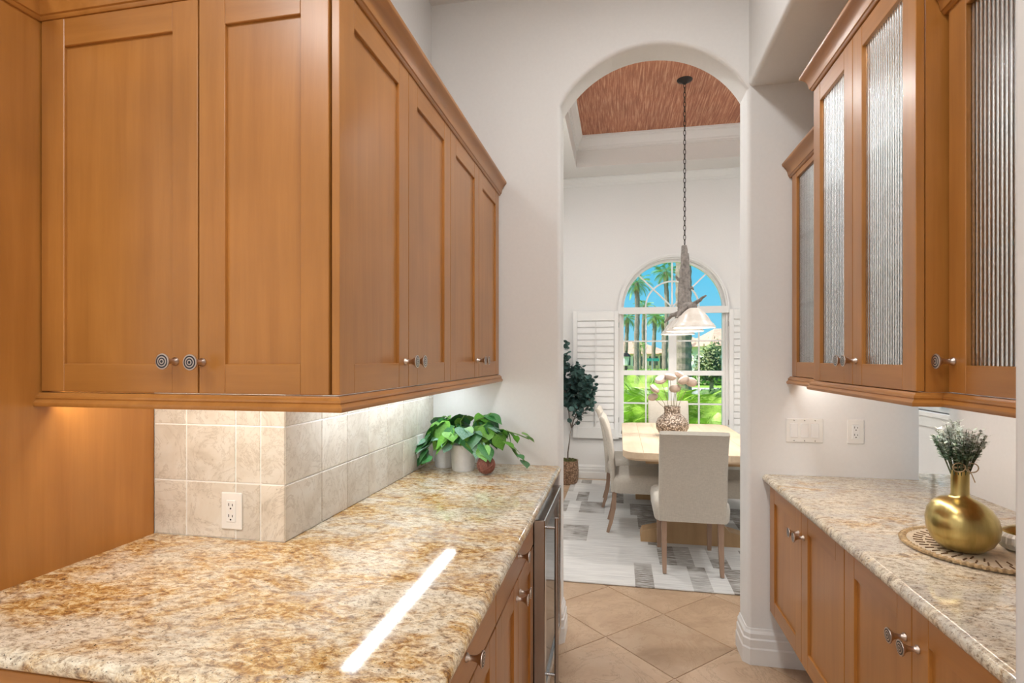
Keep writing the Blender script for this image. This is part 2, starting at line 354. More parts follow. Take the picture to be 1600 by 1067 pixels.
for a in (PI/4,PI/2,3*PI/4):
    d=Vector((math.cos(a),math.sin(a))); nn=Vector((-d.y,d.x))*.009; c=Vector((WX,zc))
    L_=WR-.045 if a!=PI/2 else WR-.05
    p=[c+nn+d*.01,c-nn+d*.01,c-nn+d*L_,c+nn+d*L_]; MB().prism([tuple(q) for q in p],yw-.013,yw+.013,axis='y').build('muntin',M['trim'],w1)
for k in range(4):
    a,b=PI/4*k,PI/4*(k+1)
    seg=[a+(b-a)*j/6 for j in range(7)]
    def lim(r,t): # keep below outer frame whose centre is WS
        return (WX+r*math.cos(t),min(zc+r*math.sin(t),WS+WR-.028))
    MB().prism([(WX,zc)]+[(WX+.30*math.cos(t),zc+.30*math.sin(t)) for t in seg],yw-.002,yw+.002,axis='y').build('pane',M['pane'],w1)
    MB().prism([(WX+.318*math.cos(t),zc+.318*math.sin(t)) for t in seg[::-1]]+[lim(WR-.025,t) for t in seg],yw-.002,yw+.002,axis='y').build('pane',M['pane'],w1)
# arched casing on the room side and sill
mb=MB()
ca=[(WX-.632,WS+.03)]; 
for k in range(32):
    a,b=PI*k/32,PI*(k+1)/32
    for r0,r1,dy in ((.597,.635,.02),(.615,.635,.03)):
        p=[(WX+r*math.cos(t),WS+.02+r*math.sin(t)) for r,t in((r0,a),(r0,b),(r1,b),(r1,a))]; mb.prism(p,YF-dy,YF+.001,axis='y')
mb.box(WX-.635,YF-.028,2.005,WX+.635,YF+.0,2.082)
mb.build('window_casing',M['trim'],w1)
MB().box(WX-.66,YF-.05,WZ0-.035,WX+.66,YF+.06,WZ0).build('window_sill',M['trim'],w1)
# window on the right dining wall
mb=MB()
mb.box(DR-.02,RY0-.09,RZ1,DR+.05,RY1+.09,RZ1+.09).box(DR-.02,RY0-.09,RZ0,DR+.05,RY0,RZ1).box(DR-.02,RY1,RZ0,DR+.05,RY1+.09,RZ1)
mb.box(DR+.04,RY0,RZ0,DR+.1,RY0+.05,RZ1).box(DR+.04,RY1-.05,RZ0,DR+.1,RY1,RZ1).box(DR+.04,RY0,RZ0,DR+.1,RY1,RZ0+.05)
w2=struct(mb.build('window_2',M['trim']))
MB().box(DR-.045,RY0-.11,RZ0-.03,DR+.08,RY1+.11,RZ0).box(DR-.022,RY0-.09,RZ0-.11,DR,RY1+.09,RZ0-.03).build('window_sill',M['trim'],w2)
for ya,yb in ((RY0+.05,4.47),(4.53,RY1-.05)): MB().box(DR+.068,ya,RZ0+.05,DR+.072,yb,RZ1).build('pane',M['pane'],w2)
lm=None
for ya,yb in ((RY0+.055,4.465),(4.535,RY1-.055)):
    for k in range(19):
        z=RZ0+.075+k*.072
        if lm is None:
            o=MB().rbox(-.003,-(yb-ya)/2,-.034,.003,(yb-ya)/2,.034,.0015).build('louver',M['trim'],w2); lm=o.data
        else: o=link('louver',lm,w2)
        o.location=(DR+.022,(ya+yb)/2,z); o.rotation_euler=(0,R(20),0)
# ================= plantation shutters
def shutter(x0,x1,label):
    t=thing('plantation_shutter',label,'shutter',(x0,YF-.045,.495),0,'plantation shutters at the arched window')
    W_,H_=x1-x0,1.55; s=.05
    MB().rbox(0,0,0,s,.03,H_,.003).rbox(W_-s,0,0,W_,.03,H_,.003).rbox(s,0,0,W_-s,.03,.13,.003).rbox(s,0,H_-.115,W_-s,.03,H_,.003).build('frame',M['trim'],t)
    n=17; z0,z1=.13,H_-.115; me=None
    for k in range(n):
        z=z0+(k+.5)*(z1-z0)/n
        if me is None:
            a=R(66); hw=.042; pr=[(math.cos(a)*hw*u-math.sin(a)*v, math.sin(a)*hw*u+math.cos(a)*v) for u,v in((-1,0),(-.6,.004),(.6,.004),(1,0),(.6,-.004),(-.6,-.004))]
            o=MB().prism([(p[0]*.32,p[1]) for p in pr],s+.002,W_-s-.002,axis='x').build('louver',M['trim'],t); me=o.data
        else: o=link('louver',me,t)
        o.location=(0,.015,z)
    MB().box(W_/2-.006,-.008,z0+.03,W_/2+.006,.0,z1-.02).build('tilt_rod',M['trim'],t)
    for z in (.2,H_-.2): MB().tube([(W_ if x0<0 else 0,.03,z),(W_ if x0<0 else 0,.03,z+.06)],.006,8).build('hinge',M['steel'],t)
    return t
shutter(-.56,-.012,'open white plantation shutter on wall beside leafy eucalyptus tree')
shutter(1.252,1.80,'open white plantation shutter by the window, across from the eucalyptus tree')
# ================= CABINETS
kn=[(.010,0),(.010,.003),(.0065,.006),(.0060,.016),(.0075,.024),(.012,.031),(.0185,.0365),(.0190,.038),(.0185,.0395),(.0155,.040),(.0122,.0402),(.0092,.0404),(.0062,.0406),(.0034,.0408),(0.0,.0408)]
km=[0]*9+[1,0,1,0,1]
KM=MB(); KM.lathe(kn,24,mis=km); KO=None
def knob(par,x,z):
    global KO
    if KO is None: o=KM.build('knob',[M['nickel'],M['ring']],par,smooth=True,ang=R(60)); KO=o.data
    else: o=link('knob',KO,par)
    o.location=(x,-.0005,z); o.rotation_euler=(R(90),0,0); return o
def glassmat(name,col,a,rough):
    m=bpy.data.materials.new(name); m.use_nodes=True; nt=m.node_tree; b=nt.nodes['Principled BSDF']; o=nt.nodes['Material Output']
    b.inputs['Base Color'].default_value=(*col,1); b.inputs['Roughness'].default_value=rough; b.inputs['Specular IOR Level'].default_value=.9
    f=noise(nt,coords(nt),8); c=ramp(nt,f,[(.3,tuple(x*.96 for x in col)),(.7,col)]); nt.links.new(c,b.inputs['Base Color'])
    t=nt.nodes.new('ShaderNodeBsdfTransparent'); x=nt.nodes.new('ShaderNodeMixShader'); x.inputs[0].default_value=a
    nt.links.new(t.outputs[0],x.inputs[1]); nt.links.new(b.outputs[0],x.inputs[2]); nt.links.new(x.outputs[0],o.inputs[0]); return m
M['reed']=plain('reeded_glass',(.93,.95,.96),.16,0,.01,8,trans=1); M['shelfglass']=glassmat('glass_shelf',(.25,.42,.40),.5,.05)
def door(par,x,z,w,h,kx=None,kz=None,glass=False,s=.072,name='door'):
    T=.020
    mb=MB(); g=.0015
    x0,x1,z0,z1=g,w-g,g,h-g
    mb.rbox(x0,0,z0,s,T,z1,.0015,0).rbox(w-s,0,z0,x1,T,z1,.0015,0)
    mb.rbox(s,0.0004,z0,w-s,T,s,.0015,1).rbox(s,.0004,h-s,w-s,T,z1,.0015,1)
    if not glass: mb.box(s-.002,.0085,s-.002,w-s+.002,T-.004,h-s+.002,0)
    d=mb.build(name,[M['wood'],M['woodx']],par,(x,0,z))
    if glass:
        gw,gh=w-2*s,h-2*s; n=max(4,round(gw/.014)); p=gw/n; pts=[]
        for k in range(n):
            for j in range(4):
                a=PI*j/4; pts.append((s+k*p+p/2-p/2*math.cos(a),.012-.0026*math.sin(a)))
        pts.append((s+gw,.012)); vs=[];fs=[]
        pts=[(max(s,min(s+gw,q)),r_) for q,r_ in pts]; m_=len(pts)
        for px,py in pts: vs+=[(px,py,s-.003),(px,py,h-s+.003)]
        for k in range(m_-1): fs.append((2*k,2*k+2,2*k+3,2*k+1))
        vs+=[(s,.015,s-.003),(s,.015,h-s+.003),(s+gw,.015,s-.003),(s+gw,.015,h-s+.003)]; b0=2*m_
        fs+=[(b0,b0+2,b0+3,b0+1),(0,1,b0+1,b0),(2*m_-2,2*m_-1,b0+3,b0+2),tuple([2*k for k in range(m_)]+[b0+2,b0]),tuple([2*k+1 for k in range(m_)]+[b0+3,b0+1])]
        MB().add(vs,fs).build('reeded_glass',M['reed'],d,smooth=True,ang=R(70))
    if kx is not None: knob(d,kx-x,kz-z)
    return d
def drawer(par,x,z,w,h,kx,kz):
    d=MB().rbox(.0015,0,.0015,w-.0015,.02,h-.0015,.002,0).build('drawer',[M['woodx']],par,(x,0,z)); knob(d,kx-x,kz-z); return d
def body(par,x0,x1,y1,z1,y0=.0215,z0=0): return MB().box(x0,y0,z0,x1,y1,z1).build('body',[M['wood']],par)
DT=2.332-1.385
# ---- tall cabinet at far left
t=thing('tall_cabinet','tall maple cabinet whose plain side panel bounds the granite counter','cabinet',(-2.05,.835,0))
MB().box(0,.0215,.1,.598,.6295,2.40).build('body',[M['wood']],t); MB().box(.02,.08,0,.58,.63,.1).build('plinth',[M['wood']],t)
door(t,.005,.11,.295,1.30,.27,1.05); door(t,.30,.11,.295,1.30,.33,1.05); door(t,.005,1.415,.295,.90,.27,1.5); door(t,.30,1.415,.295,.90,.33,1.5)
# ---- left wall cabinets
t=thing('upper_cabinet','maple wall cabinet with two shaker doors beside the tall plain panel','cabinet',(-1.450,1.12,1.385),0)
body(t,0,.804,.344,DT+.06); door(t,0,0,.463,DT,.463-.062,.078); door(t,.464,0,.341,DT,.464+.004+.008,.076)
t.children[2].children[0].location.x=.012
UA=[(1.124,1.535,1.945),(1.945,2.362,2.775)]
labs=['two-door maple wall cabinet hung above the backsplash, next to the cabinet corner','two-door maple wall cabinet hung above the pothos plant, against the arch wall']
for (ya,yb,yc_),lb in zip(UA,labs):
    t=thing('upper_cabinet',lb,'cabinet',(-.622,ya,1.385),R(90),'wall cabinets along the aisle')
    body(t,(1.468-ya) if ya<1.3 else .001,yc_-ya-.001,.362,DT+.06); door(t,0,0,yb-ya,DT,yb-ya-.03,.076); door(t,yb-ya,0,yc_-yb,DT,yb-ya+.035,.076)
crown=[(-.012,0),(.003,0),(.006,.003),(.007,.008),(.011,.010),(.012,.015),(.013,.020),(.015,.030),(.020,.042),(.028,.052),(.036,.058),(.038,.062),(.038,.070),(-.012,.070)]
rail=[(-.018,.0345),(.003,.0345),(.005,.030),(.011,.026),(.012,.021),(.010,.018),(.014,.014),(.018,.010),(.0185,.005),(.016,0),(-.018,0)]
o=MB().sweep(crown,[(-1.45,.84),(-1.45,1.12),(-.622,1.12),(-.622,YA)],z=2.330).build('crown_molding',[M['woody']],smooth=True,ang=R(35)); tag(o,'coved maple crown moulding on top of the backsplash-side wall cabinets','molding')
o=MB().sweep(rail,[(-1.452,1.12),(-.622,1.12),(-.622,YA)],z=1.349).build('light_rail',[M['woody']],smooth=True,ang=R(35)); tag(o,'maple light rail under the solid-door wall cabinets','molding')
# under-cabinet lights
def led(name,label,x0,y0,x1,y1,watt):
    t=thing(name,label,'light',((x0+x1)/2,(y0+y1)/2,1.362)); hx,hy=(x1-x0)/2,(y1-y0)/2
    MB().rbox(-hx,-hy,.004,hx,hy,.0225,.003).build('housing',M['plate'],t)
    MB().rbox(-hx+.006,-hy+.006,0,hx-.006,hy-.006,.0045,.001).build('diffuser',M['led'],t)
    l=bpy.data.lights.new('tube_light','AREA'); l.shape='RECTANGLE'; l.size=2*hx; l.size_y=2*hy; l.energy=watt; l.color=(.88,.95,1); lo=bpy.data.objects.new('tube_light',l); COL.objects.link(lo); lo.parent=t; lo.location=(0,0,-.004)
led('under_cabinet_light','slim white strip light under the aisle cabinets',-.885,1.60,-.83,2.70,2.4)
def backlight(label,loc,L_,rz,watt,col):
    # slim strip fixed behind the light rail, lens towards the wall, opaque base
    t=thing('under_cabinet_light',label,'light',loc,rz)
    MB().box(-L_/2,0,0,L_/2,.018,.022).build('housing',M['wood'],t); MB().box(-L_/2+.005,.018,.004,L_/2-.005,.020,.020).build('lens',M['led'],t)
    l=bpy.data.lights.new('strip_lamp','AREA'); l.shape='RECTANGLE'; l.size=L_-.01; l.size_y=.016; l.energy=watt; l.color=col
    lo=bpy.data.objects.new('strip_lamp',l); COL.objects.link(lo); lo.parent=t; lo.location=(0,.024,.010); lo.rotation_euler=(R(58),0,0)
backlight('slim strip light behind the rail of the cabinet by the tall panel',(-1.06,1.135,1.361),.76,0,1.8,(1,.93,.80))
backlight('added strip light hidden behind the rail of the glass cabinets',(.756,1.91,1.361),.70,R(-90),1.9,(1,.96,.9))  # unseen source added to brighten the niche
backlight('added strip light hidden behind the rail by the switch wall',(.82,2.53,1.361),.44,R(-90),.8,(1,.96,.9))  # second added strip, brightens the wall below the narrow cabinet
# ---- left base cabinets (front edge faces the kitchen, then the aisle)
BT=.875
t=thing('base_cabinet','maple base cabinet under the granite end, facing the kitchen','cabinet',(-1.448,.838,0))
MB().box(0,.0215,.1,.482,.62,BT).build('body',[M['wood']],t); MB().box(.02,.08,0,.48,.6,.1).build('plinth',[M['wood']],t)
door(t,.004,.11,.474,.755,.44,.80)
def baseunit(ya,yb,lab,dk,split):
    t=thing('base_cabinet',lab,'cabinet',(-.335,ya,0),R(90),'drawer base cabinets along the aisle'); w_=yb-ya
    MB().box(.001,.0215,.1,w_-.001,.62,BT).build('body',[M['wood']],t); MB().box(.001,.09,0,w_-.001,.6,.1).build('plinth',[M['wood']],t)
    (MB().box(-.022,.002,.1,-.001,.632,BT).build('end_panel',[M['wood']],t) if ya<1 else None); drawer(t,0,.732,w_,.138,dk-ya,.805); door(t,0,.11,split-ya,.618,split-ya-.028,.672); door(t,split-ya,.11,yb-split,.618,split-ya+.028,.672)
baseunit(.862,1.456,'maple base cabinet with wide drawer next to the counter corner',1.16,1.16)
baseunit(1.458,2.118,'maple base cabinet with drawer and two doors next to the wine cooler',1.79,1.79)
# ---- wine cooler
t=thing('wine_cooler','stainless framed glass-door wine cooler under the granite counter','wine cooler',(-.335,2.125,0),R(90))
MB().box(0,.002,.02,.612,.60,.862).build('body',[M['black']],t)
MB().box(.003,-.002,.835,.609,.01,.865).build('vent_grille',[M['steel']],t)
d=MB().rbox(0,-.045,.10,.045,0,.828,.003).rbox(.567,-.045,.10,.612,0,.828,.003).rbox(.045,-.045,.10,.567,0,.145,.003).rbox(.045,-.045,.783,.567,0,.828,.003).build('door',[M['steel']],t)
MB().box(.045,-.036,.145,.567,-.028,.783).build('glass',[glassmat('smoked_glass',(.10,.11,.12),.75,.04)],d)
MB().tube([(.055,-.085,.15),(.055,-.085,.825)],.0085,12).build('handle',[M['steel']],d,smooth=True)
for z in (.19,.785): MB().tube([(.055,-.044,z),(.055,-.088,z)],.006,10).build('handle_post',[M['steel']],d,smooth=True)
MB().box(.01,.05,0,.60,.55,.02).build('plinth',[M['black']],t)
for z in (.3,.45,.6):
    o=MB().box(.05,.02,z,.56,.4,z+.012).build('rack',[M['steel']],t)
# ---- granite tops
def slab(poly,ins,z0,z1,mat,name,label,n=6):
    r=(z1-z0)/2; zc_=(z0+z1)/2; rows=[]; m=len(poly); mb=MB()
    for k in range(n+1):
        a=-PI/2+PI*k/n; off=r*(1-math.cos(a)); z=zc_+r*math.sin(a)
        rows.append([(p[0]+i[0]*off,p[1]+i[1]*off,z) for p,i in zip(poly,ins)])
    vs=[v for r_ in rows for v in r_]
    fs=[tuple(range(m-1,-1,-1)),tuple(n*m+i for i in range(m))]+[(k*m+i,k*m+(i+1)%m,(k+1)*m+(i+1)%m,(k+1)*m+i) for k in range(n) for i in range(m)]
    return tag(mb.add(vs,fs).build(name,[mat],smooth=True,ang=R(50)),label,'countertop')
cr_=.05; px=-.297; py=.812
poly=[(-1.452,py)]+[(px-cr_+cr_*math.sin(a),py+cr_-cr_*math.cos(a)) for a in [PI/2*k/6 for k in range(7)]]+[(px,YA-.001),(-.999,YA-.001),(-.999,1.474),(-1.452,1.474)]
ins=[(0,1)]+[(-math.sin(a),math.cos(a)) for a in [PI/2*k/6 for k in range(7)]]+[(-1,0),(0,0),(0,0),(0,0)]
slab(poly,ins,.876,.914,M['granL'],'granite_countertop','golden granite countertop wrapping the backsplash corner, with rounded edge')
qx=.674
poly=[(1.409,1.031),(1.409,2.62),(1.549,2.62),(1.549,YB),(1.344,YB),(1.344,YA-.001),(qx,YA-.001),(qx,1.031)]
ins=[(0,0)]*6+[(1,0),(1,0)]
slab(poly,ins,.876,.914,M['granR'],'granite_countertop','gold granite countertop in the niche under the glass cabinets, cool light in its colour')
# ---- right base cabinets (hung clear of the floor on a set-back plinth)
for ya,ym,yb,lb in ((2.786,2.304,1.891,'two-door maple base cabinet against the switch-plate wall'),(1.889,1.486,1.034,'two-door maple base cabinet below the round woven mat')):
    t=thing('base_cabinet',lb,'cabinet',(.70,ya,0),R(-90),'niche base cabinets'); w_=ya-yb
    off=.03 if ya>2.5 else 0
    MB().box(.001,.0215,.272,w_-.001,.70,BT).build('body',[M['wood']],t); MB().box(.001,.32,0,w_-.001,.68,.272).build('plinth',[M['wood']],t)
    door(t,off,.272,ya-ym-off,.60,ya-ym-.03,.775-.0); door(t,ya-ym,.272,ym-yb,.60,ya-ym+.03,.775)
# ---- right wall cabinets with reeded glass
M['cabin']=plain('pale_cabinet_interior',(.78,.80,.83),.5)
def glasscab(lab,x,ya,yb,h,doors,inner,shelves):
    t=thing('glass_cabinet',lab,'cabinet',(x,ya,1.385),R(-90),'reeded glass wall cabinets'); w_=ya-yb; dp=1.405-x; th=.018
    MB().box(0,.0215,0,th,dp,h,0).box(w_-th,.0215,0,w_,dp,h,0).box(th,.0215,0,w_-th,dp,th,0).box(th,.0215,h-th,w_-th,dp,h,0).build('body',[M['wood']],t)
    MB().box(th,.03,th,th+.003,dp-.01,h-th).box(w_-th-.003,.03,th,w_-th,dp-.01,h-th).box(th,dp-.012,th,w_-th,dp-.006,h-th).box(th,.03,th,w_-th,dp-.01,th+.003).build('lining',[inner],t)
    for z in shelves: MB().box(th+.004,.05,z,w_-th-.004,dp-.02,z+.008).build('shelf',[M['shelfglass']],t)
    for (a,b,kx) in doors: door(t,a,0,b-a,h-.02 if h>1 else DT,kx,.078,glass=True,s=.068)
    return t
tc_=glasscab('tall breakfront maple cabinet with two reeded glass doors and pale interior',.736,2.28,1.541,1.14,[(0,.358,.358-.03),(.358,.739,.358+.028)],M['cabin'],(.35,.72))
glasscab('narrow glass-door maple cabinet between the breakfront and switch-plate wall',.80,2.787,2.282,DT+.06,[(.02,.505,.47)],M['cabin'],(.33,.65))
glasscab('dark-interior glass-door maple cabinet above the gold vase',.80,1.539,1.034,DT+.06,[(.012,.505,.035)],M['wood'],(.33,.62))
o=MB().sweep(crown,[(.80,YA),(.80,2.281)],z=2.330).build('crown_molding',[M['woody']],smooth=True,ang=R(35)); tag(o,'short crown moulding on the narrow glass cabinet by the switches','molding')
o=MB().sweep([(a*1.05,b*1.05) for a,b in crown],[(.86,2.281),(.736,2.281),(.736,1.540),(.86,1.540)],z=2.506).build('crown_molding',[M['woody']],smooth=True,ang=R(35)); tag(o,'crown moulding wrapping the tall breakfront glass cabinet','molding')
o=MB().sweep(crown,[(.80,1.539),(.80,1.032)],z=2.330).build('crown_molding',[M['woody']],smooth=True,ang=R(35)); tag(o,'crown moulding on the dark-interior glass cabinet','molding')
o=MB().sweep(rail,[(.80,YA),(.80,2.281),(.736,2.281),(.736,1.540),(.80,1.540),(.80,1.032)],z=1.3495).build('light_rail',[M['woody']],smooth=True,ang=R(35)); tag(o,'stepped maple light rail under the glass cabinets','molding')
# puck light inside the breakfront cabinet, under its top
def lamp(par,name,loc,size,watt,col=(1,.93,.84),rot=(0,0,0),spread=None):
    l=bpy.data.lights.new(name,'AREA'); l.shape='DISK'; l.size=size; l.energy=watt; l.color=col
    if spread: l.spread=spread
    o=bpy.data.objects.new(name,l); COL.objects.link(o); o.location=loc; o.rotation_euler=rot
    if par: o.parent=par
    return o
MB().box(.06,.028,1.104,.68,.052,1.120).build('cabinet_light',[M['plate']],tc_)
l_=bpy.data.lights.new('cabinet_lamp','AREA'); l_.shape='RECTANGLE'; l_.size=.6; l_.size_y=.02; l_.energy=4.2; l_.color=(.9,.95,1); lo_=bpy.data.objects.new('cabinet_lamp',l_); COL.objects.link(lo_); lo_.parent=tc_; lo_.location=(.37,.040,1.100); lo_.rotation_euler=(R(25),0,0)
# ---- ceiling downlights
M['lamp']=plain('lamp_lens',(.9,.9,.9),.4,emit=(1,.95,.88),estr=6)
def downlight(x,y,z,watt,lab,r=.09,col=(1,.99,.975)):
    t=thing('recessed_downlight',lab,'light',(x,y,z-.012),0,'ceiling downlights')
    MB().lathe([(r+.02,0),(r+.02,.012),(r,.012),(r,.0)],28).build('trim_ring',[M['plate']],t)
    MB().lathe([(r,.006),(r,.010),(0,.010)],28).build('lens',[M['lamp']],t)
    lamp(t,'downlight_lamp',(0,0,-.004),2*r,watt,col)
for x,y in ((.1,.75),(.1,1.75)): downlight(x,y,CEIL,9,'round recessed downlight in the ceiling over the pantry aisle')
for x,y in ((-1.6,-.6),(0,-.8),(1.6,-.8),(-1.6,-2.4),(0,-2.4),(1.6,-2.4)): downlight(x,y,CEIL,19,'added unseen round fill light on the kitchen ceiling behind the pantry',.2)  # invented lamps out of view, filling the pantry with light
for x,y in ((-.72,3.3),(-.72,4.9),(1.96,3.3),(1.96,4.9)): downlight(x,y,DZ,16,'added unseen fill downlight in the dining room border ceiling',.07)  # no known fixtures here: put in to brighten the dining room
# ---- switch and outlet plates
def outlet(name,label,loc,rz,kind):
    t=thing(name,label,'switch' if kind=='switch' else 'outlet',loc,rz)
    w_=.082 if kind=='switch' else .036
    MB().rbox(-w_,-.006,-.057,w_,0,.057,.003).build('plate',M['plate'],t)
    if kind=='switch':
        for x in (-.046,0,.046):
            MB().rbox(x-.0175,-.0085,-.034,x+.0175,-.005,.034,.002).build('rocker',M['trim'],t)
            MB().lathe([(.0025,0),(.0025,.001),(0,.001)],8,M=Euler((R(90),0,0)).to_matrix().to_4x4(),c=(x,-.006,.048)).lathe([(.0025,0),(.0025,.001),(0,.001)],8,M=Euler((R(90),0,0)).to_matrix().to_4x4(),c=(x,-.006,-.048)).build('screw',M['steel'],t)
    else:
        f=MB().rbox(-.0165,-.0085,-.034,.0165,-.005,.034,.002).build('receptacle',M['trim'],t)
        for z in (.017,-.017):
            MB().box(-.0075,-.009,z-.001,-.0052,-.0083,z+.008).box(.0052,-.009,z-.001,.0075,-.0083,z+.006).lathe([(.0027,0),(.0027,.0006),(0,.0006)],10,M=Euler((R(90),0,0)).to_matrix().to_4x4(),c=(0,-.0085,z-.0085)).build('slot',M['black'],f)
        if kind=='gfci':
            MB().box(-.007,-.0092,-.0035,.007,-.0083,-.0005).box(-.007,-.0092,.0005,.007,-.0083,.0035).build('reset_button',M['plate'],f)
    return t
outlet('light_switch','triple white rocker switch plate on the white wall',(.86,YA,1.128),0,'switch')
outlet('wall_outlet','white duplex outlet on the white wall beside the triple switch',(1.08,YA,1.128),0,'outlet')
outlet('wall_outlet','white outlet with reset buttons on the beige tile by the wood panel',(-1.168,1.4645,1.002),0,'gfci')
outlet('wall_outlet','white outlet on the beige tile beside the pothos plant',(-.9885,2.585,1.03),R(90),'outlet')
# ================= DINING ROOM THINGS
def rugmat():
    m,nt,b,_,L=nodes('woven_rug')
    v=coords(nt,(1,1,1),(0,0,0),False)
    br=nt.nodes.new('ShaderNodeTexBrick'); br.offset=.5; br.inputs['Scale'].default_value=1; br.inputs['Brick Width'].default_value=.12; br.inputs['Row Height'].default_value=.40
    br.inputs['Mortar Size'].default_value=.0; br.inputs['Color1'].default_value=(0,0,0,1); br.inputs['Color2'].default_value=(1,1,1,1); br.inputs['Bias'].default_value=0
    L.new(v,br.inputs['Vector'])
    st=noise(nt,coords(nt,(9,140,1),(0,0,0),False),1,3,.6); st2=noise(nt,coords(nt,(3,60,1),(0,0,0),False),1,3,.6); big=noise(nt,v,2.2,3,.5)
    blk=ramp(nt,br.outputs['Color'],[(.62,0),(.65,1)],'LINEAR'); wr=ramp(nt,st,[(.38,0),(.52,1)])
    mk=mix(nt,1,blk,wr,'MULTIPLY'); mk=mix(nt,1,mk,ramp(nt,big,[(.34,.15),(.5,1)]),'MULTIPLY')
    c=ramp(nt,st2,[(.3,(.52,.51,.50)),(.6,(.68,.67,.65))]); c=mix(nt,mk,c,(.20,.175,.15))
    L.new(c,b.inputs['Base Color']); b.inputs['Roughness'].default_value=.95; bump(nt,b,st,.25,.003); return m
o=MB().rbox(0,0,.0005,2.35,3.0,.011,.004).build('area_rug',[rugmat()],None,(-.56,3.56,0)); tag(o,'large grey and white woven rug under the dining table','rug')
M['oak']=wood('window_lit_oak',(.64,.48,.32),(.78,.62,.45),'y',.5,.6,.0); M['oakd']=wood('oak_base',(.40,.25,.12),(.52,.34,.18),'z',.5,.6,0)  # top and apron oak made paler: window light put into the colour
M['leg']=wood('washed_leg',(.30,.19,.13),(.42,.28,.20),'z',.6,1,0)
def linen():
    m,nt,b,_,L=nodes('oatmeal_linen'); v=coords(nt,(1,1,1)); a=noise(nt,coords(nt,(40,40,420)),1,2); c=noise(nt,coords(nt,(420,420,30)),1,2)
    k=mix(nt,.5,ramp(nt,a,[(.3,.8),(.7,1.1)]),ramp(nt,c,[(.3,.8),(.7,1.1)])); L.new(mix(nt,1,(.56,.52,.455),k,'MULTIPLY'),b.inputs['Base Color']); b.inputs['Roughness'].default_value=.95
    b.inputs['Sheen Weight'].default_value=.2; bump(nt,b,a,.15); return m
M['linen']=linen()
TCX,TCY=.565,5.165
t=thing('dining_table','pale oak trestle dining table with rounded corners','table',(TCX,TCY,0))
def rrect(hx,hy,r,n=6):
    p=[]
    for cx_,cy_,a0_ in ((hx-r,hy-r,0),(-hx+r,hy-r,PI/2),(-hx+r,-hy+r,PI),(hx-r,-hy+r,3*PI/2)):
        p+=[(cx_+r*math.cos(a0_+PI/2*k/n),cy_+r*math.sin(a0_+PI/2*k/n)) for k in range(n+1)]
    return p
def layered(mb,polys,mi=0):
    m=len(polys[0][0]); vs=[(x,y,z) for P_,z in polys for x,y in P_]; n=len(polys)
    fs=[tuple(range(m-1,-1,-1)),tuple((n-1)*m+i for i in range(m))]+[(k*m+i,k*m+(i+1)%m,(k+1)*m+(i+1)%m,(k+1)*m+i) for k in range(n-1) for i in range(m)]
    return mb.add(vs,fs,mi)
# planked top: seven boards laid lengthways, outer ones with rounded corners
nb=7; bw=1.08/nb
for k in range(nb):
    xa=-.54+k*bw; xb=xa+bw
    full=rrect(.54,.985,.13)
    def clip(P_,xl,xr):
        def cl(P_,f,xx,keep):
            o=[]
            for i in range(len(P_)):
                a,b=P_[i],P_[(i+1)%len(P_)]; ia,ib=keep(a[0]),keep(b[0])
                if ia:o.append(a)
                if ia!=ib: tt=(xx-a[0])/(b[0]-a[0]); o.append((xx,a[1]+tt*(b[1]-a[1])))
            return o
        return cl(cl(P_,0,xl,lambda x:x>=xl),0,xr,lambda x:x<=xr)
    P_=clip(full,xa+.0004,xb-.0004); c=((xa+xb)/2,0)
    Pi=[((x-c[0])*.992+c[0],y*.9988) for x,y in P_]
    layered(MB(),[(P_,.712),(P_,.757),(Pi,.760)]).build('plank',[M['oak']],t)
P2=rrect(.52,.965,.12); layered(MB(),[(P2,.695),(P2,.7125)]).build('apron',[M['oak']],t)
for y in (-.66,.66):
    MB().rbox(-.20,y-.06,.075,.20,y+.06,.70,.004).build('column',[M['oakd']],t)
    fp=[(-.40,0),(.40,0),(.40,.05),(.385,.085),(.33,.10),(.27,.115),(.23,.16),(.20,.20),(-.20,.20),(-.23,.16),(-.27,.115),(-.33,.10),(-.385,.085),(-.40,.05)]
    MB().prism(fp,y-.075,y+.075,axis='y').build('foot',[M['oakd']],t,(0,0,.011))
    MB().rbox(-.36,y-.06,.63,.36,y+.06,.697,.004).build('bearer',[M['oakd']],t)
MB().rbox(-.04,-.61,.20,.04,.61,.33,.004).build('stretcher',[M['oakd']],t)
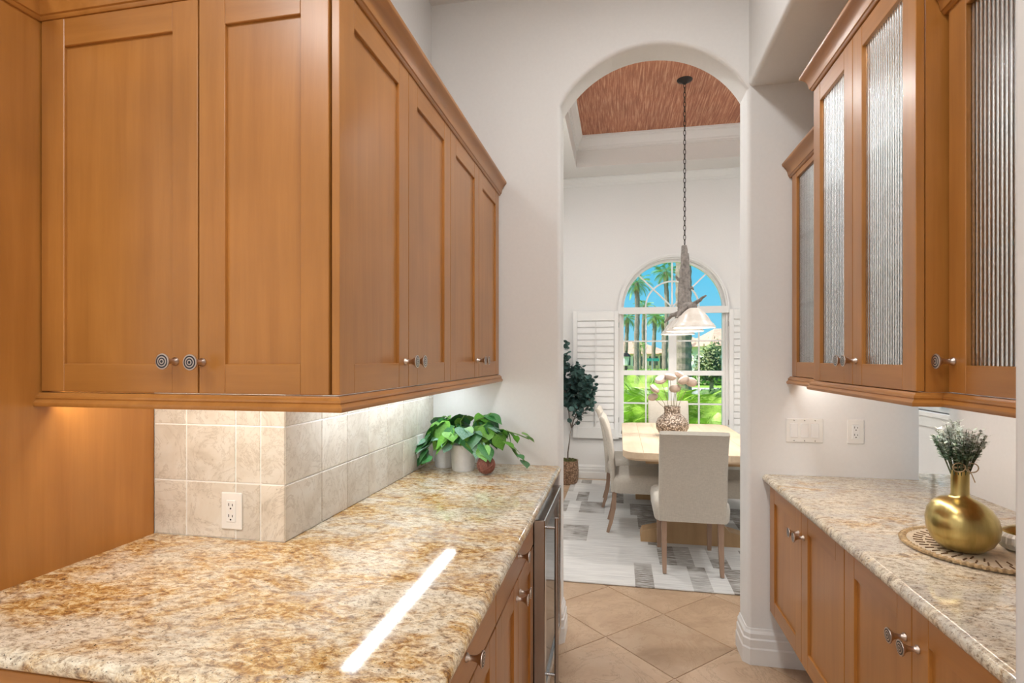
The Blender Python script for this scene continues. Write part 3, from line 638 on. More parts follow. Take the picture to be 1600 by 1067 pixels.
def make_chair(label,loc,rz,group=None):
    t=thing('dining_chair',label,'chair',loc,rz,group)
    # upholstered back: swept side profile (y,z), gently rounded in plan
    ctr=[(-.215,.36),(-.218,.45),(-.228,.60),(-.247,.75),(-.275,.88),(-.305,.955),(-.325,.975)]
    vs=[];fs=[]; th=.042; n=len(ctr); XS=[-.222,-.216,-.19,.19,.216,.222]; TS=[.55,.9,1,1,.9,.55]
    def sec(i):
        a=Vector(ctr[max(i-1,0)]); b=Vector(ctr[min(i+1,n-1)]); d=(b-a).normalized(); nn=Vector((d.y,-d.x)); return Vector(ctr[i]),nn
    ring=[]
    for i in range(n):
        c,nn=sec(i); k=.75 if i==n-1 else 1; row=[]
        for x,s in zip(XS,TS): p=c+nn*th*s*k*.5+Vector((0,0)); row.append((x,p.x,p.y))
        for x,s in zip(XS[::-1],TS[::-1]): p=c-nn*th*s*k*.5; row.append((x,p.x,p.y))
        ring.append(row)
    m=len(ring[0]); V=[v for r_ in ring for v in r_]
    F=[tuple(range(m-1,-1,-1)),tuple((n-1)*m+i for i in range(m))]+[(k*m+i,k*m+(i+1)%m,(k+1)*m+(i+1)%m,(k+1)*m+i) for k in range(n-1) for i in range(m)]
    MB().add(V,F).build('backrest',[M['linen']],t,smooth=True,ang=R(50))
    lay=[]
    for z,k in ((.355,0),(.37,-.006),(.44,-.010),(.475,-.004),(.492,.012),(.500,.04)):
        lay.append(([(x,y+.045) for x,y in rrect(.242-k,.255-k,.05)],z))
    layered(MB(),lay).build('seat',[M['linen']],t,smooth=True,ang=R(50))
    for sx in (-1,1):
        x=.185*sx
        MB().tube([(x,-.205,.37),(x,-.212,.22),(x,-.235,.10),(x,-.262,.012)],[.026,.024,.021,.017],4).build('leg',[M['leg']],t)
        MB().tube([(x,.265,.37),(x,.268,.2),(x,.27,.012)],[.027,.024,.019],4).build('leg',[M['leg']],t)
    return t
c0=make_chair('oatmeal linen dining chair at the table end, back towards the pantry',(.485,4.06,0),0)
def chair(label,loc,rz,group=None):
    c=copy_tree(c0); c.location=loc; c.rotation_euler=(0,0,rz); c['label']=label
    if group: c['group']=group
    return c
chair('linen dining chair on the eucalyptus side of table, nearer the arch',(.165,4.80,0),R(-90))
chair('linen dining chair on the eucalyptus side of table, nearer the window',(.10,5.56,0),R(-90))
chair('linen dining chair across from the eucalyptus side, nearer the arch',(.99,4.80,0),R(90))
chair('linen dining chair across from the eucalyptus side, nearer the window',(1.01,5.56,0),R(90))
chair('linen dining chair at the table end below the arched window',(.545,6.13,0),R(180))
# woven vase with dried stems
def speck(name,c0,c1,c2,sc_=60):
    m,nt,b,_,L=nodes(name); v=coords(nt); vo=nt.nodes.new('ShaderNodeTexVoronoi'); vo.inputs['Scale'].default_value=sc_; L.new(v,vo.inputs['Vector'])
    c=ramp(nt,vo.outputs['Distance'],[(.1,c2),(.4,c1),(.7,c0)]); L.new(c,b.inputs['Base Color']); b.inputs['Roughness'].default_value=.5; bump(nt,b,vo.outputs['Distance'],.8,.01); return m
M['mosaic']=speck('mosaic_vase',(.10,.07,.05),(.42,.32,.24),(.70,.68,.66),70)
t=thing('mosaic_vase','speckled brown mosaic vase standing on the dining table','vase',(.475,5.17,.76))
MB().lathe([(.0,.0),(.085,.0),(.115,.02),(.143,.07),(.147,.11),(.13,.155),(.09,.19),(.072,.205),(.07,.25),(.074,.27),(.064,.272),(.06,.2),(0,.19)],32).build('body',[M['mosaic']],t,smooth=True)
M['stem']=plain('dry_stem',(.22,.19,.10),.8); M['puff']=plain('dried_flower',(.50,.41,.36),.9,0,.16,20,.5)
ST=[(-.16,.42,-.03,.052),(-.10,.50,.02,.058),(-.02,.53,-.03,.055),(.03,.42,.05,.055),(.10,.50,-.02,.055),(.17,.48,.03,.058),(-.17,.34,.02,.05),(.07,.55,.05,.05)]
for x,z,y,r in ST:
    b=tag(link('dried_stem',None,None,(.475,5.17,.90)),'dried round seed head on thin stem in the mosaic vase','dried flower','dried stems in the mosaic vase')
    MB().tube([(x*.12,y*.2,.0),(x*.45,y*.5,z*.5-.05),(x*.95,y,z-.14)],[.003,.0025,.002],6).build('stem',[M['stem']],b)
    mb=MB(); prof=[(0,-.55*r),(.5*r,-.5*r),(.9*r,-.2*r),(1.0*r,.1*r),(.8*r,.4*r),(.45*r,.5*r),(0,.42*r)]
    mb.lathe(prof,14,(x,y,z-.13),M=Euler((rnd.uniform(-.7,.7),rnd.uniform(-.7,.7),0)).to_matrix().to_4x4()); mb.build('seed_head',[M['puff']],b,smooth=True)
# chandelier
t=thing('chandelier','driftwood chandelier with frosted bell shades on a long chain','chandelier',(.585,5.165,0))
M['iron']=plain('dark_iron',(.035,.03,.028),.45,.7); M['drift']=plain('driftwood',(.25,.22,.20),.85,0,.35,40,.8)
MB().lathe([(.0,-.045),(.012,-.04),(.03,-.02),(.065,-.008),(.07,0),(0,0)],24,(0,0,TZ)).build('canopy',[M['iron']],t,smooth=True)
lk=None; z=TZ-.05; k=0
while z>2.50:
    if lk is None:
        pth=[(.010*math.cos(a)*1.0,0,.026*math.sin(a)) for a in [2*PI*i/14 for i in range(14)]]
        o=MB().tube(pth,.0032,6,closed=True).build('chain_link',[M['iron']],t,smooth=True); lk=o.data
    else: o=link('chain_link',lk,t)
    o.location=(0,0,z); o.rotation_euler=(0,0,PI/2*(k%2)+.3); z-=.0435; k+=1
def twig(path,rads,seed):
    r2=random.Random(seed); P_=[Vector(p) for p in path]; o=[]; rr=[]
    for i in range(len(P_)-1):
        for j in range(4):
            f=j/4; p=P_[i].lerp(P_[i+1],f); o.append(p+Vector([r2.uniform(-.006,.006) for _ in range(3)])); rr.append((rads[i]*(1-f)+rads[i+1]*f)*r2.uniform(.85,1.15))
    o.append(P_[-1]); rr.append(rads[-1]); return o,rr
mb=MB()
for pth,rd,sd_ in (([(0,0,2.50),(.0,0,2.3),(.01,.01,2.1),(-.01,0,1.92),(0,0,1.86)],[.026,.036,.048,.056,.055],1),([(.02,.02,2.44),(.025,.01,2.2),(.03,.02,2.0),(.02,0,1.88)],[.018,.030,.038,.042],2),
    ([(-.02,-.02,2.38),(-.03,0,2.15),(-.025,-.02,1.95),(-.03,0,1.87)],[.012,.028,.038,.042],3),([(0,0,1.90),(-.02,-.3,1.915),(0,-.62,1.885)],[.05,.04,.03],4),([(0,0,1.90),(.02,.3,1.915),(0,.60,1.885)],[.05,.04,.03],5),
    ([(.0,-.1,1.93),(.07,-.35,1.95),(.11,-.5,1.985)],[.022,.018,.008],6),([(-.02,0,1.9),(-.10,.15,1.88),(-.15,.3,1.82)],[.028,.02,.007],7),([(0,.2,1.9),(.08,.35,1.93),(.12,.5,1.90)],[.022,.016,.006],8),([(-.01,0,2.15),(-.06,.0,2.20),(-.08,.0,2.23)],[.018,.012,.006],9),([(.01,0,2.08),(.06,0,2.12),(.08,.02,2.10)],[.018,.012,.006],10),([(0,-.45,1.90),(-.09,-.55,1.86),(-.13,-.62,1.80)],[.025,.018,.007],11)):
    a,b=twig(pth,rd,sd_); mb.tube(a,b,7)
mb.build('driftwood_frame',[M['drift']],t,smooth=True,ang=R(60))
def shademat():
    m,nt,b,_,L=nodes('frosted_glass_shade'); f=noise(nt,coords(nt),9,3,.6,1); L.new(ramp(nt,f,[(.3,(.66,.58,.50)),(.7,(.78,.73,.67))]),b.inputs['Base Color']); b.inputs['Roughness'].default_value=.3; b.inputs['Subsurface Weight'].default_value=0
    b.inputs['Emission Color'].default_value=(1,.9,.78,1); b.inputs['Emission Strength'].default_value=.03; return m
M['shade']=shademat()
for y in (-.62,0.0,.60):
    pr=[(.028,1.875),(.045,1.868),(.075,1.845),(.105,1.81),(.128,1.772),(.140,1.755),(.150,1.748),(.158,1.735),(.168,1.722),(.168,1.716),(.160,1.716),(.135,1.745),(.10,1.80),(.07,1.838),(.03,1.865)]
    s_=MB().lathe(pr,36,(0,y,0)).build('bell_shade',[M['shade']],t,smooth=True)
    MB().lathe([(0,1.77),(.02,1.775),(.03,1.80),(.025,1.83),(.012,1.86),(0,1.86)],16,(0,y,0)).build('bulb',[plain('warm_bulb',(.9,.9,.85),.3,emit=(1,.85,.65),estr=5)],s_,smooth=True)
    bl=lamp(t,'bulb_lamp',(0,y,1.755),.08,7,(1,.93,.84))
# potted eucalyptus
M['pot']=speck('woven_basket',(.16,.09,.05),(.34,.21,.13),(.44,.30,.20),55); M['bark']=plain('grey_bark',(.14,.11,.09),.85,0,.3,40,.6); M['euca']=plain('eucalyptus_leaf',(.035,.085,.075),.6,0,.35,6)
M['moss']=plain('moss',(.07,.075,.02),.95,0,.5,60,1)
t=thing('potted_eucalyptus','dark green artificial eucalyptus tree in a woven basket pot','potted tree',(-.60,6.38,0))
MB().lathe([(.0,.0),(.105,.0),(.125,.05),(.130,.15),(.122,.27),(.128,.275),(.115,.275),(.112,.25),(0,.25)],28).build('basket_pot',[M['pot']],t,smooth=True)
mb=MB()
for i in range(60):
    a=rnd.uniform(0,6.3); r=.10*math.sqrt(rnd.random()); mb.lathe([(0,-.012),(.018,0),(.012,.014),(0,.018)],6,(r*math.cos(a),r*math.sin(a),.255+rnd.uniform(0,.015)))
tag(mb.build('moss',[M['moss']],t),kind='stuff')
stems=[]; mb=MB()
def branch(p0,d,L_,r,depth):
    p=Vector(p0); pts=[p.copy()]; d=Vector(d).normalized()
    for i in range(6):
        d=(d+Vector((rnd.uniform(-.13,.13),rnd.uniform(-.13,.13),rnd.uniform(-.02,.08)))).normalized(); p=p+d*L_/6; p.y=min(p.y,.15); p.x=max(p.x,-.32); pts.append(p.copy())
    mb.tube(pts,[r*(1-.12*i) for i in range(7)],6); stems.append((pts,depth))
    if depth<2:
        for i in (2,3,4,5,6):
            for q in range(2 if depth==0 else 1):
                a=rnd.uniform(0,6.3); branch(pts[i],d+Vector((math.cos(a)*.75,math.sin(a)*.75,.15)),L_*rnd.uniform(.36,.55),r*.5,depth+1)
branch((0,0,.22),(.10,-.02,1),.44,.011,2)
tp_=stems[-1][0][-1]
branch(tp_,(.16,-.1,1),.46,.008,0); branch(tp_,(-.12,.02,1),.60,.008,0); branch(tp_,(.50,-.15,.62),.40,.006,1)
mb.build('trunk',[M['bark']],t,smooth=True)
mb=MB()
for pts,dp in stems[1:]:
    for i in range(1,7):
        for q in range(2 if dp else 1):
            p=pts[i]; a=rnd.uniform(0,6.3); el=rnd.uniform(-.4,.7); d=Vector((math.cos(a)*math.cos(el),math.sin(a)*math.cos(el),math.sin(el))); s_=rnd.uniform(.020,.036)
            u=d.orthogonal().normalized(); u.rotate(Matrix.Rotation(rnd.uniform(0,6.3),3,d)); c=p+d*(.012+s_); c.y=min(c.y,.19); c.x=max(c.x,-.35)
            mb.add([c+d*s_*math.cos(k*PI/3.5)+u*s_*.9*math.sin(k*PI/3.5) for k in range(7)],[tuple(range(7))])
tag(mb.build('foliage',[M['euca']],t),kind='stuff')
# ================= DECOR IN THE PANTRY
def leafmat(name,c0,c1,rough=.4):
    m,nt,b,_,L=nodes(name); v=coords(nt,(1,1,1)); f=noise(nt,v,22,3,.5,.5); oi=nt.nodes.new('ShaderNodeObjectInfo')
    c=ramp(nt,f,[(.35,c0),(.65,c1)]); c=mix(nt,1,c,ramp(nt,oi.outputs['Random'],[(0,.7),(1,1.25)]),'MULTIPLY'); L.new(c,b.inputs['Base Color']); b.inputs['Roughness'].default_value=rough; return m
LM=[leafmat('pothos_leaf_bright',(.11,.34,.04),(.22,.50,.08)),leafmat('pothos_leaf_deep',(.035,.17,.045),(.08,.29,.09)),leafmat('pothos_leaf_pale',(.10,.30,.17),(.34,.52,.42))]
def leafmesh(mat,i):
    # heart-shaped leaf along +y, slightly folded and drooping
    hw=[0,.30,.44,.48,.46,.40,.31,.20,.09,0]; n=len(hw)-1; vs=[];fs=[]
    for k,wd in enumerate(hw):
        y=k/n; yy=y-(.12 if k==1 else .05 if k==2 else 0)*1; zc_=-.16*y*y
        vs+=[(-wd,yy if k else .0,zc_+.10*wd),(0,y,zc_),(wd,yy if k else .0,zc_+.10*wd)]
    for k in range(n): fs+=[(3*k,3*k+1,3*k+4,3*k+3),(3*k+1,3*k+2,3*k+5,3*k+4)]
    return MB().add(vs,fs)
PLX,PLY=-.765,2.60
t=thing('pothos_plant','leafy green trailing pothos plant in a white pot beside a brown ball','plant',(PLX,PLY,.914))
M['pot_w']=plain('white_ceramic',(.80,.80,.80),.3)
MB().lathe([(0,.0),(.052,0),(.056,.01),(.064,.125),(.064,.13),(.058,.13),(.055,.10),(0,.10)],32).build('pot',[M['pot_w']],t,smooth=True)
M['vine']=plain('vine',(.13,.26,.05),.6)
VN=[((0,0,.12),(.10,-.02,.23),(.20,-.02,.17),(.27,-.02,.10),(.32,-.02,.055)),((0,0,.12),(-.10,0,.22),(-.17,-.04,.16),(-.19,-.05,.08),(-.18,-.05,.03)),((0,0,.12),(-.06,.03,.25),(-.12,.05,.26),(-.17,.04,.21)),
 ((0,0,.12),(.05,.04,.24),(.10,.06,.26),(.13,.06,.28)),((0,0,.12),(-.03,-.06,.22),(-.05,-.10,.18),(-.04,-.12,.12)),((0,0,.12),(.06,-.06,.20),(.12,-.09,.15),(.13,-.09,.10)),((0,0,.12),(.12,.03,.21),(.20,.03,.20),(.28,.02,.18),(.33,.02,.16)),
 ((0,0,.12),(-.02,.02,.24),(.0,.02,.27)),((0,0,.12),(-.12,-.04,.20),(-.16,-.09,.12),(-.13,-.11,.06)),((0,0,.12),(.02,-.05,.21),(.05,-.08,.19)),((0,0,.12),(-.07,-.03,.24),(-.11,-.05,.22),(-.14,-.06,.20)),((0,0,.12),(.07,.0,.22),(.13,.0,.22),(.16,-.02,.17))]
LME=[leafmesh(None,0).build('leaf',[m],t,smooth=True) for m in LM]
first=[True]*3
for vi,pth in enumerate(VN):
    P_=[Vector(p) for p in pth]; sm=[]
    for i in range(len(P_)-1):
        for j in range(4): sm.append(P_[i].lerp(P_[i+1],j/4))
    sm.append(P_[-1]); MB().tube(sm,[.0028]*len(sm),5).build('vine',[M['vine']],t,smooth=True)
    for k in range(3,len(sm),2 if vi not in(0,6) else 2):
        for q in range(3 if k<7 else 2 if k<10 else 1):
            mi=rnd.choice([0,0,1,1,2]); p=sm[k]; sz=rnd.uniform(.062,.105)*(.62 if k>10 else 1)
            if first[mi]: o=LME[mi]; first[mi]=False
            else: o=link('leaf',LME[mi].data,t)
            az=math.atan2(p.y,p.x)-PI/2+rnd.uniform(-1.1,1.1); pit=rnd.uniform(-1.25,-.25)
            zz=max(p.z+rnd.uniform(-.01,.015),.012); reach=sz*math.sin(-pit)
            if zz-reach<.01: pit=-math.asin(max(0.05,min(.95,(zz-.008)/sz)))
            o.location=(max(p.x,-.205),p.y,zz); o.scale=(sz,sz,sz); o.rotation_euler=Euler((pit,rnd.uniform(-.4,.4),az))
o=MB().lathe([(0,.0),(.042,0),(.046,.01),(.052,.10),(.052,.104),(.046,.104),(.044,.08),(0,.08)],28).build('ceramic_pot',[M['pot_w']],None,(-.885,2.66,.914)); tag(o,'small white pot tucked behind the pothos leaves by the tile','pot')
M['rattan']=plain('rattan',(.26,.10,.07),.7,0,.35,50,.6)
t=thing('decor_ball','reddish brown woven twig ball in front of the white pot','decor ball',(-.628,2.52,.914))
MB().lathe([(0,-.040)]+[(.0405*math.sin(a),-.0405*math.cos(a)) for a in [PI*k/12 for k in range(1,12)]]+[(0,.0405)],20,(0,0,.046)).build('core',[M['rattan']],t,smooth=True)
mb=MB()
for k in range(22):
    e_=Euler((rnd.uniform(0,6.3),rnd.uniform(0,6.3),rnd.uniform(0,6.3))).to_matrix(); ro_=rnd.uniform(.0405,.043)
    mb.tube([e_@Vector((ro_*math.cos(a),ro_*math.sin(a),0))+Vector((0,0,.046)) for a in [2*PI*i/20 for i in range(20)]],.0028,5,closed=True)
mb.build('twigs',[M['rattan']],t,smooth=True)
# woven mat, vase, herb, bowl
MX,MY,MR=1.035,1.800,.195
M['jute']=plain('jute_braid',(.50,.36,.20),.85,0,.3,70,.6); M['matc']=plain('woven_mat',(.66,.56,.42),.85,0,.15,60,.5); M['brownst']=plain('brown_stitch',(.16,.09,.04),.85)
t=thing('woven_mat','round woven placemat with braided jute rim on the granite','placemat',(MX,MY,.914))
MB().lathe([(0,0),(MR-.006,0),(MR-.004,.004),(MR-.008,.007),(0,.007)],56).build('mat',[M['matc']],t)
mb=MB(); n=78
for k in range(n):
    a=2*PI*k/n; a2=a+2*PI/n*1.35
    mb.tube([((MR+.006*math.cos(3.14*j))*math.cos(a+(a2-a)*j/2),(MR+.006*math.cos(3.14*j/1.0))*math.sin(a+(a2-a)*j/2),.0075) for j in range(3)],[.004,.0068,.004],6)
tag(mb.build('braided_rim',[M['jute']],t,smooth=True),kind='stuff')
mb=MB()
for ring,nn in ((.155,40),(.125,30)):
    for k in range(nn):
        a=2*PI*k/nn; p=Vector((math.cos(a),math.sin(a),0)); mb.tube([p*(ring-.012)+Vector((0,0,.0075)),p*(ring+.012)+Vector((0,0,.0075))],.0022,5)
tag(mb.build('stitching',[M['brownst']],t),kind='stuff')
def goldmat():
    m,nt,b,_,L=nodes('brushed_gold'); f=noise(nt,coords(nt,(60,60,4)),1,3,.6); L.new(ramp(nt,f,[(.3,(.46,.36,.13)),(.7,(.60,.48,.20))]),b.inputs['Base Color']); b.inputs['Metallic'].default_value=1; b.inputs['Roughness'].default_value=.30; return m
M['gold']=goldmat()
t=thing('gold_vase','brushed gold bulbous vase with narrow neck on the woven mat','vase',(.958,1.772,.9215))
n=40; pr=[(.001,0),(.030,.0),(.052,.008),(.071,.026),(.083,.052),(.086,.080),(.081,.106),(.068,.128),(.048,.143),(.030,.150),(.0235,.155),(.0215,.160),(.0215,.226),(.0228,.2285),(.0195,.2285),(.019,.17),(.001,.16)]
mb=MB(); vs=[];fs=[]
for r_,z_ in pr:
    for i in range(n):
        a=2*PI*i/n; bul=1 if z_<.150 and r_>.028 else 0
        # lopsided egg: one flank fuller and lower, as in the photo
        k=1+.05*bul*math.cos(a+.6); zz=z_-.08*bul*(r_*math.cos(a+.6))*min(1,z_/.08)
        vs.append((r_*k*math.cos(a),r_*k*math.sin(a),zz))
for k in range(len(pr)-1):
    for i in range(n): j=(i+1)%n; fs.append((k*n+i,k*n+j,(k+1)*n+j,(k+1)*n+i))
mb.add(vs,fs).build('body',[M['gold']],t,smooth=True,ang=R(70))
M['twine']=plain('twine',(.42,.31,.18),.9)
mb=MB(); mb.tube([(.021*math.cos(a),.021*math.sin(a),.240+.003*math.sin(3*a)) for a in [2*PI*i/16 for i in range(16)]],.003,5,closed=True)
for s_ in (-1,1): mb.tube([Vector((0,-.021,.240))+Vector((s_*.020*(1-math.cos(a))*.8,-.004,.013*math.sin(a))) for a in [2*PI*i/14 for i in range(15)]],.0016,5)
mb.tube([(.004,-.024,.240),(.014,-.028,.222),(.022,-.028,.20)],.0014,5)
h=thing('herb_sprig','frosted green artificial herb bunch tied with twine in the gold vase','plant',(.958,1.772,.9215)); mb.build('twine_bow',[M['twine']],h)
M['herb']=leafmat('herb_leaf',(.20,.36,.22),(.36,.52,.36)); M['herbw']=leafmat('frosted_herb_tip',(.66,.76,.68),(.86,.90,.85)); M['herbs']=plain('herb_stem',(.08,.10,.05),.7)
ms=MB(); ml=MB()
for k in range(64):
    a=rnd.uniform(0,6.283); q=math.sqrt(rnd.random()); top=Vector((.066*q*math.cos(a),.062*q*math.sin(a),.272+.105*(1-.45*q*q)*rnd.uniform(.45,1.02)))
    base=Vector((.013*math.cos(a)*q,.013*math.sin(a)*q,.19)); mid=base.lerp(top,.45)+Vector((0,0,.010)); ms.tube([base,mid,top],[.0014,.0011,.0008],4)
    for i in range(12):
        f=.46+.54*i/11; p=(base.lerp(mid,f/.45) if f<.45 else mid.lerp(top,(f-.45)/.55))
        for q2 in range(3):
            b=rnd.uniform(0,6.3); d=Vector((math.cos(b),math.sin(b),rnd.uniform(.0,.8))).normalized(); L_=rnd.uniform(.011,.018); u=d.cross(Vector((0,0,1))).normalized()*L_*.26
            ml.add([p,p+d*L_*.5+u,p+d*L_,p+d*L_*.5-u],[(0,1,2,3)],1 if (p+d*L_).z>.296+rnd.uniform(-.03,.035) else 0)
tag(ms.build('stems',[M['herbs']],h),kind='stuff'); tag(ml.build('leaves',[M['herb'],M['herbw']],h),kind='stuff')
M['ribw']=plain('white_ribbed',(.75,.73,.68),.5)
t=thing('ribbed_bowl','small white ribbed dish with gold lid on the mat behind the vase','bowl',(1.135,1.80,.9215))
n=48; pr=[(.03,0),(.052,.006),(.062,.022),(.060,.040),(.050,.05),(.001,.05)]; vs=[];fs=[]
for r_,z_ in pr:
    for i in range(n): a=2*PI*i/n; k=1+(.035 if i%2 else -.035)*(1 if r_>.02 else 0); vs.append((r_*k*math.cos(a),r_*k*math.sin(a),z_))
for k in range(len(pr)-1):
    for i in range(n): j=(i+1)%n; fs.append((k*n+i,k*n+j,(k+1)*n+j,(k+1)*n+i))
fs.append(tuple(range(n-1,-1,-1))); MB().add(vs,fs).build('bowl',[M['ribw']],t)
MB().lathe([(.05,.05),(.05,.055),(.03,.066),(.008,.07),(.009,.08),(.001,.083)],28).build('lid',[M['gold']],t,smooth=True)
# ================= OUTSIDE
GZ=-.15
def gmat(name,c0,c1,sc_):
    m,nt,b,_,L=nodes(name); v=coords(nt,(1,1,1),(0,0,0),False); f=noise(nt,v,sc_,5,.7); L.new(ramp(nt,f,[(.3,c0),(.7,c1)]),b.inputs['Base Color']); b.inputs['Roughness'].default_value=.9; return m
M['lawn']=gmat('sunlit_lawn',(.16,.32,.03),(.30,.46,.05),1.5); M['road']=gmat('pale_street',(.52,.50,.47),(.60,.58,.55),2)
struct(MB().box(-70,YF+.15,GZ-.3,110,220,GZ).build('lawn_ground',[M['lawn']]))
struct(MB().box(-70,24,GZ,110,31,GZ+.02).build('street',[M['road']]))
struct(MB().prism([(6.0,8.5),(9,8.5),(13.5,24),(9.0,24)],GZ,GZ+.025).build('driveway',[M['road']]))
M['pbark']=plain('palm_bark',(.24,.19,.15),.9,0,.3,14,.8); M['frond']=plain('palm_frond',(.17,.32,.05),.5,0,.35,2); M['fdead']=plain('dead_frond',(.38,.24,.08),.8,0,.3,3); M['areca']=plain('areca_frond',(.34,.52,.06),.45,0,.4,1.5)
def frondmesh(L_,wd,droop,nl,mat,fold=.5,upc=.35,lw=.018):
    mb=MB(); P_=[]
    for k in range(9): f=k/8; P_.append(Vector((0,L_*f*(1-.15*f),L_*(upc*f-droop*f*f))))
    mb.tube(P_,[.02*L_*.6*(1-.9*k/8)+.002 for k in range(9)],4)
    for k in range(nl):
        f=.16+.84*k/(nl-1); i=min(int(f*8),7); p=P_[i].lerp(P_[i+1],f*8-i); l=wd*math.sin(PI*(.12+.85*f))**.8
        for s_ in (-1,1):
            d=Vector((s_*1.0,.65,-fold)).normalized(); u=Vector((0,1,0))*lw*L_; mb.add([p-u,p+d*l*.5-u*.2,p+d*l,p+d*l*.5+u],[(0,1,2,3)])
    o=mb.build('frond',[mat]); me=o.data; bpy.data.objects.remove(o); return me
FR=frondmesh(1.0,.46,.75,26,M['frond']); FD=frondmesh(.95,.30,.9,16,M['fdead']); FA=frondmesh(1.0,.38,.75,36,M['areca'],.25,.95,.009)
def pxat(u,v,t):
    f_=845.; a=(u-800)/f_; c_,s_=math.cos(YAW),math.sin(YAW); return Vector((t*(a*c_-s_),t*(c_+a*s_),H-t*(v-560)/f_))
def palm(u,v,t,rad,trunk,nf,label,dead=True):
    p=pxat(u,v,t); h_=p.z-GZ
    T=thing('palm_tree',label,'palm tree',(p.x,p.y,GZ),rnd.uniform(0,6),'palms across the street')
    mb=MB(); k=max(8,int(h_/.35)); mb.tube([(0.06*math.sin(i*.35),0,h_*i/k) for i in range(k+1)],[trunk*(1.12 if i%2 else .96)*(1-.15*i/k) for i in range(k+1)],9); mb.build('trunk',[M['pbark']],T)
    for i in range(nf):
        a=2.4*i; el=.95-1.75*i/nf; o=link('frond',FR,T,(0.06*math.sin(k*.35),0,h_),(el,rnd.uniform(-.3,.3),a)); s_=rad*rnd.uniform(.85,1.1); o.scale=(s_,s_,s_)
    if dead:
        for i in range(9):
            o=link('dead_frond',FD,T,(0,0,h_-.05*rad),(-.95-.35*rnd.random(),0,2.4*i)); s_=rad*rnd.uniform(.6,.85); o.scale=(s_,s_,s_)
    return T
palm(995,442,34,1.15,.17,22,'tall palm with hanging brown skirt behind the lamp post, its trunk by the left sash')
palm(1041,425,38,1.15,.17,22,'tallest bushy palm rising behind the window centre muntin')
palm(979,497,46,1.15,.18,20,'short palm between the lamp post and the tiled house')
palm(1022,494,44,1.15,.17,20,'mid-height palm behind the street sign')
palm(1037,500,50,1.35,.2,20,'broad palm beside the window mullion in front of the tiled roof')
palm(1006,478,60,1.3,.2,18,'distant small palm seen between two taller palms')
palm(1001,540,52,.9,.12,14,'low young palm in front of the tiled house wall',False)
b=pxat(1068,560,12.5)
T=thing('palm_tree','thick-trunked palm close outside the window, crown out of view','palm tree',(b.x,b.y,GZ))
mb=MB(); k=60; mb.tube([(0,0,7.5*i/k) for i in range(k+1)],[(.185 if i%2 else .168)*(1.05-.12*i/k) for i in range(k+1)],14); mb.build('trunk',[M['pbark']],T)
for i in range(18): o=link('frond',FR,T,(0,0,7.5),(.9-1.6*i/18,0,2.4*i)); o.scale=(2,2,2)
# broadleaf tree
M['tleaf']=plain('tree_leaf',(.20,.24,.09),.6,0,.5,1.2)
def blob_tree(u,v0,t,h_,rx,label,mat,nl=1500,lo=.35,name='street_tree',cat='tree',tr=.09,sz=.09):
    p=pxat(u,560,t); T=thing(name,label,cat,(p.x,p.y,GZ)); mb=MB(); mb.tube([(0,0,0),(.05,0,h_*.3),(0,.05,h_*.6),(0,0,h_*.8)],[tr,tr*.8,tr*.6,tr*.3],7)
    cl=[]
    for i in range(9):
        a=2.4*i; q=Vector((rx*.6*math.cos(a)*rnd.uniform(.4,1),rx*.6*math.sin(a)*rnd.uniform(.4,1),h_*rnd.uniform(lo+.1,.88))); cl.append(q); mb.tube([(0,0,h_*.35),q],[tr*.4,tr*.12],5)
    mb.build('trunk',[M['pbark']],T); ml=MB()
    for i in range(nl):
        q=rnd.choice(cl)+Vector((rnd.gauss(0,rx*.26),rnd.gauss(0,rx*.26),rnd.gauss(0,h_*.09))); d=Vector((rnd.gauss(0,1),rnd.gauss(0,1),rnd.gauss(0,.6))).normalized(); u_=d.orthogonal().normalized()
        s_=sz*rnd.uniform(.6,1.3); ml.add([q-d*s_,q+u_*s_*.5,q+d*s_,q-u_*s_*.5],[(0,1,2,3)])
    tag(ml.build('foliage',[mat],T),kind='stuff'); return T
blob_tree(1110,560,21,2.45,.62,'small broadleaf street tree beside the cream house',M['tleaf'])
# houses
M['stucco']=plain('cream_stucco',(.66,.58,.46),.9); M['stuccow']=plain('white_stucco',(.74,.72,.70),.9); M['roof']=plain('clay_tile_roof',(.56,.34,.24),.85,0,.2,3); M['wdark']=plain('house_glass',(.06,.08,.10),.15)
def house(u0,u1,t,ze,zr_,label,wall,wins,dp=9):
    a,b=pxat(u0,560,t),pxat(u1,560,t); w_=(b-a).length; T=thing('house',label,'house',(a.x,a.y,GZ),math.atan2(b.y-a.y,b.x-a.x),'houses across the street'); e_=ze-GZ; r_=zr_-GZ
    MB().box(0,0,0,w_,dp,e_).build('walls',[wall],T); ov=.6; i_=min(dp,w_)/2.6
    MB().add([(-ov,-ov,e_-.05),(w_+ov,-ov,e_-.05),(w_+ov,dp+ov,e_-.05),(-ov,dp+ov,e_-.05),(i_,dp/2,r_),(w_-i_,dp/2,r_)],[(0,1,5,4),(1,2,5),(2,3,4,5),(3,0,4),(0,3,2,1)]).build('roof',[M['roof']],T)
    for (x,z0,z1,hw,arch) in wins:
        x*=w_
        pts=[(x-hw,z0),(x+hw,z0),(x+hw,z1)]+([(x+hw*math.cos(q),z1+hw*math.sin(q)) for q in [PI*k/8 for k in range(1,8)]] if arch else [])+[(x-hw,z1)]
        f_=MB().prism([(x+(px_-x)*1.18,(pz_-z0)*1.06+z0-.03) for px_,pz_ in pts],-.06,.0,axis='y').build('window_frame',[M['trim']],T); MB().prism(pts,-.08,-.061,axis='y').build('pane',[M['wdark']],f_)
    return T
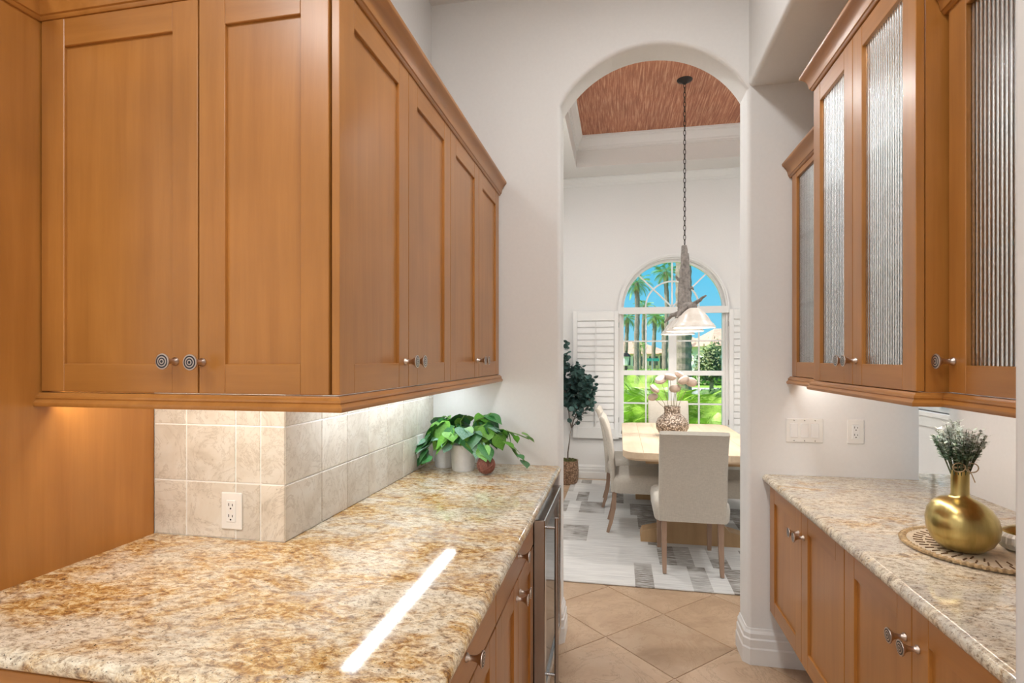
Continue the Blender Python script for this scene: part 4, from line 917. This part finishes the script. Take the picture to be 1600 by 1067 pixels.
house(920,1046,72,2.15,4.0,'long tan house with clay tile roof behind the palms',M['stucco'],[(.45,.7,1.9,.7,False),(.62,.6,1.9,.8,False),(.8,.7,1.9,.6,False),(.93,.2,2.0,.5,False)])
house(1072,1122,62,2.30,4.1,'cream house with arched window beside the thick palm trunk',M['stucco'],[(.14,.5,1.5,.3,False),(.42,.4,1.6,.45,True)])
house(1116,1180,46,2.6,4.2,'white house behind the small broadleaf tree',M['stuccow'],[(.8,.6,1.6,.5,False)],7)
# hedges and shrubs
M['hedge']=plain('hedge_leaf',(.17,.30,.04),.7,0,.5,3); M['hedged']=plain('hedge_dark',(.08,.15,.03),.7,0,.5,3)
def hedge(u0,u1,t,h_,label,mat,dp=1.2,sz=.12):
    a,b=pxat(u0,560,t),pxat(u1,560,t); w_=(b-a).length; T=thing('hedge',label,'hedge',(a.x,a.y,GZ),math.atan2(b.y-a.y,b.x-a.x)); MB().rbox(0,-dp/2,0,w_,dp/2,h_*.93,.12).build('core',[mat],T); ml=MB()
    for i in range(int(w_*h_*60)):
        q=Vector((rnd.uniform(0,w_),-dp/2,rnd.uniform(0,h_))) if rnd.random()<.6 else Vector((rnd.uniform(0,w_),rnd.uniform(-dp/2,dp/2),h_*.93)); d=Vector((rnd.gauss(0,1),rnd.gauss(0,1),rnd.gauss(0,1))).normalized(); u_=d.orthogonal().normalized(); s_=sz*rnd.uniform(.6,1.2); ml.add([q-d*s_,q+u_*s_*.6,q+d*s_,q-u_*s_*.6],[(0,1,2,3)])
    tag(ml.build('foliage',[mat],T),kind='stuff')
hedge(960,1050,36,.95,'clipped green hedge in front of the tan house',M['hedge'])
hedge(1070,1140,33,.85,'clipped green hedge in front of the cream house',M['hedge'])
hedge(1095,1150,17.5,.65,'dark low hedge near the driveway',M['hedged'],.8,.08)
def areca(u,t,h_,n,label):
    p=pxat(u,560,t); T=thing('areca_shrub',label,'shrub',(p.x,p.y,GZ),0,'feathery palms outside the window')
    for i in range(n):
        a=2.4*i+rnd.uniform(-.3,.3); el=rnd.uniform(.15,1.1); o=link('frond',FA,T,(.12*math.cos(a),.12*math.sin(a),.02),(el,0,a)); s_=h_*rnd.uniform(.7,1.12); o.scale=(s_,s_,s_)
areca(1000,10.2,1.5,30,'bright feathery palm shrub near the lamp post'); areca(1036,9.4,1.35,30,'bright feathery palm shrub outside the window centre'); areca(1120,9.0,1.05,24,'feathery palm shrub outside the sash by the broadleaf tree')
areca(1080,9.8,1.4,26,'feathery palm shrub at the foot of the thick palm'); areca(972,9.2,1.15,26,'feathery palm shrub below the lamp post lantern'); areca(1095,8.6,.8,18,'low feathery palm shrub close to the glass')
# lamp post and street sign
p=pxat(978,563,14); T=thing('lamp_post','black lantern lamp post on the lawn','lamp post',(p.x,p.y,GZ)); h_=p.z-GZ
MB().tube([(0,0,0),(0,0,.3),(0,0,h_-.14)],[.05,.03,.028],10).build('post',[M['iron']],T)
MB().lathe([(.04,h_-.14),(.06,h_-.12),(.09,h_+.1),(.10,h_+.1)],6).build('lantern_glass',[M['stuccow']],T); MB().lathe([(.13,h_+.10),(.12,h_+.12),(.05,h_+.19),(.015,h_+.2),(.015,h_+.24),(0,h_+.25)],6).build('lantern_cap',[M['iron']],T)
p=pxat(1019,562,30); T=thing('street_sign','green street name sign across the road','street sign',(p.x,p.y,GZ)); h_=p.z-GZ
MB().tube([(0,0,0),(0,0,h_+.1)],.03,8).build('post',[M['steel']],T); MB().box(-.38,-.02,h_-.08,.38,.02,h_+.08).build('blade',[plain('sign_green',(.02,.25,.16),.5)],T)
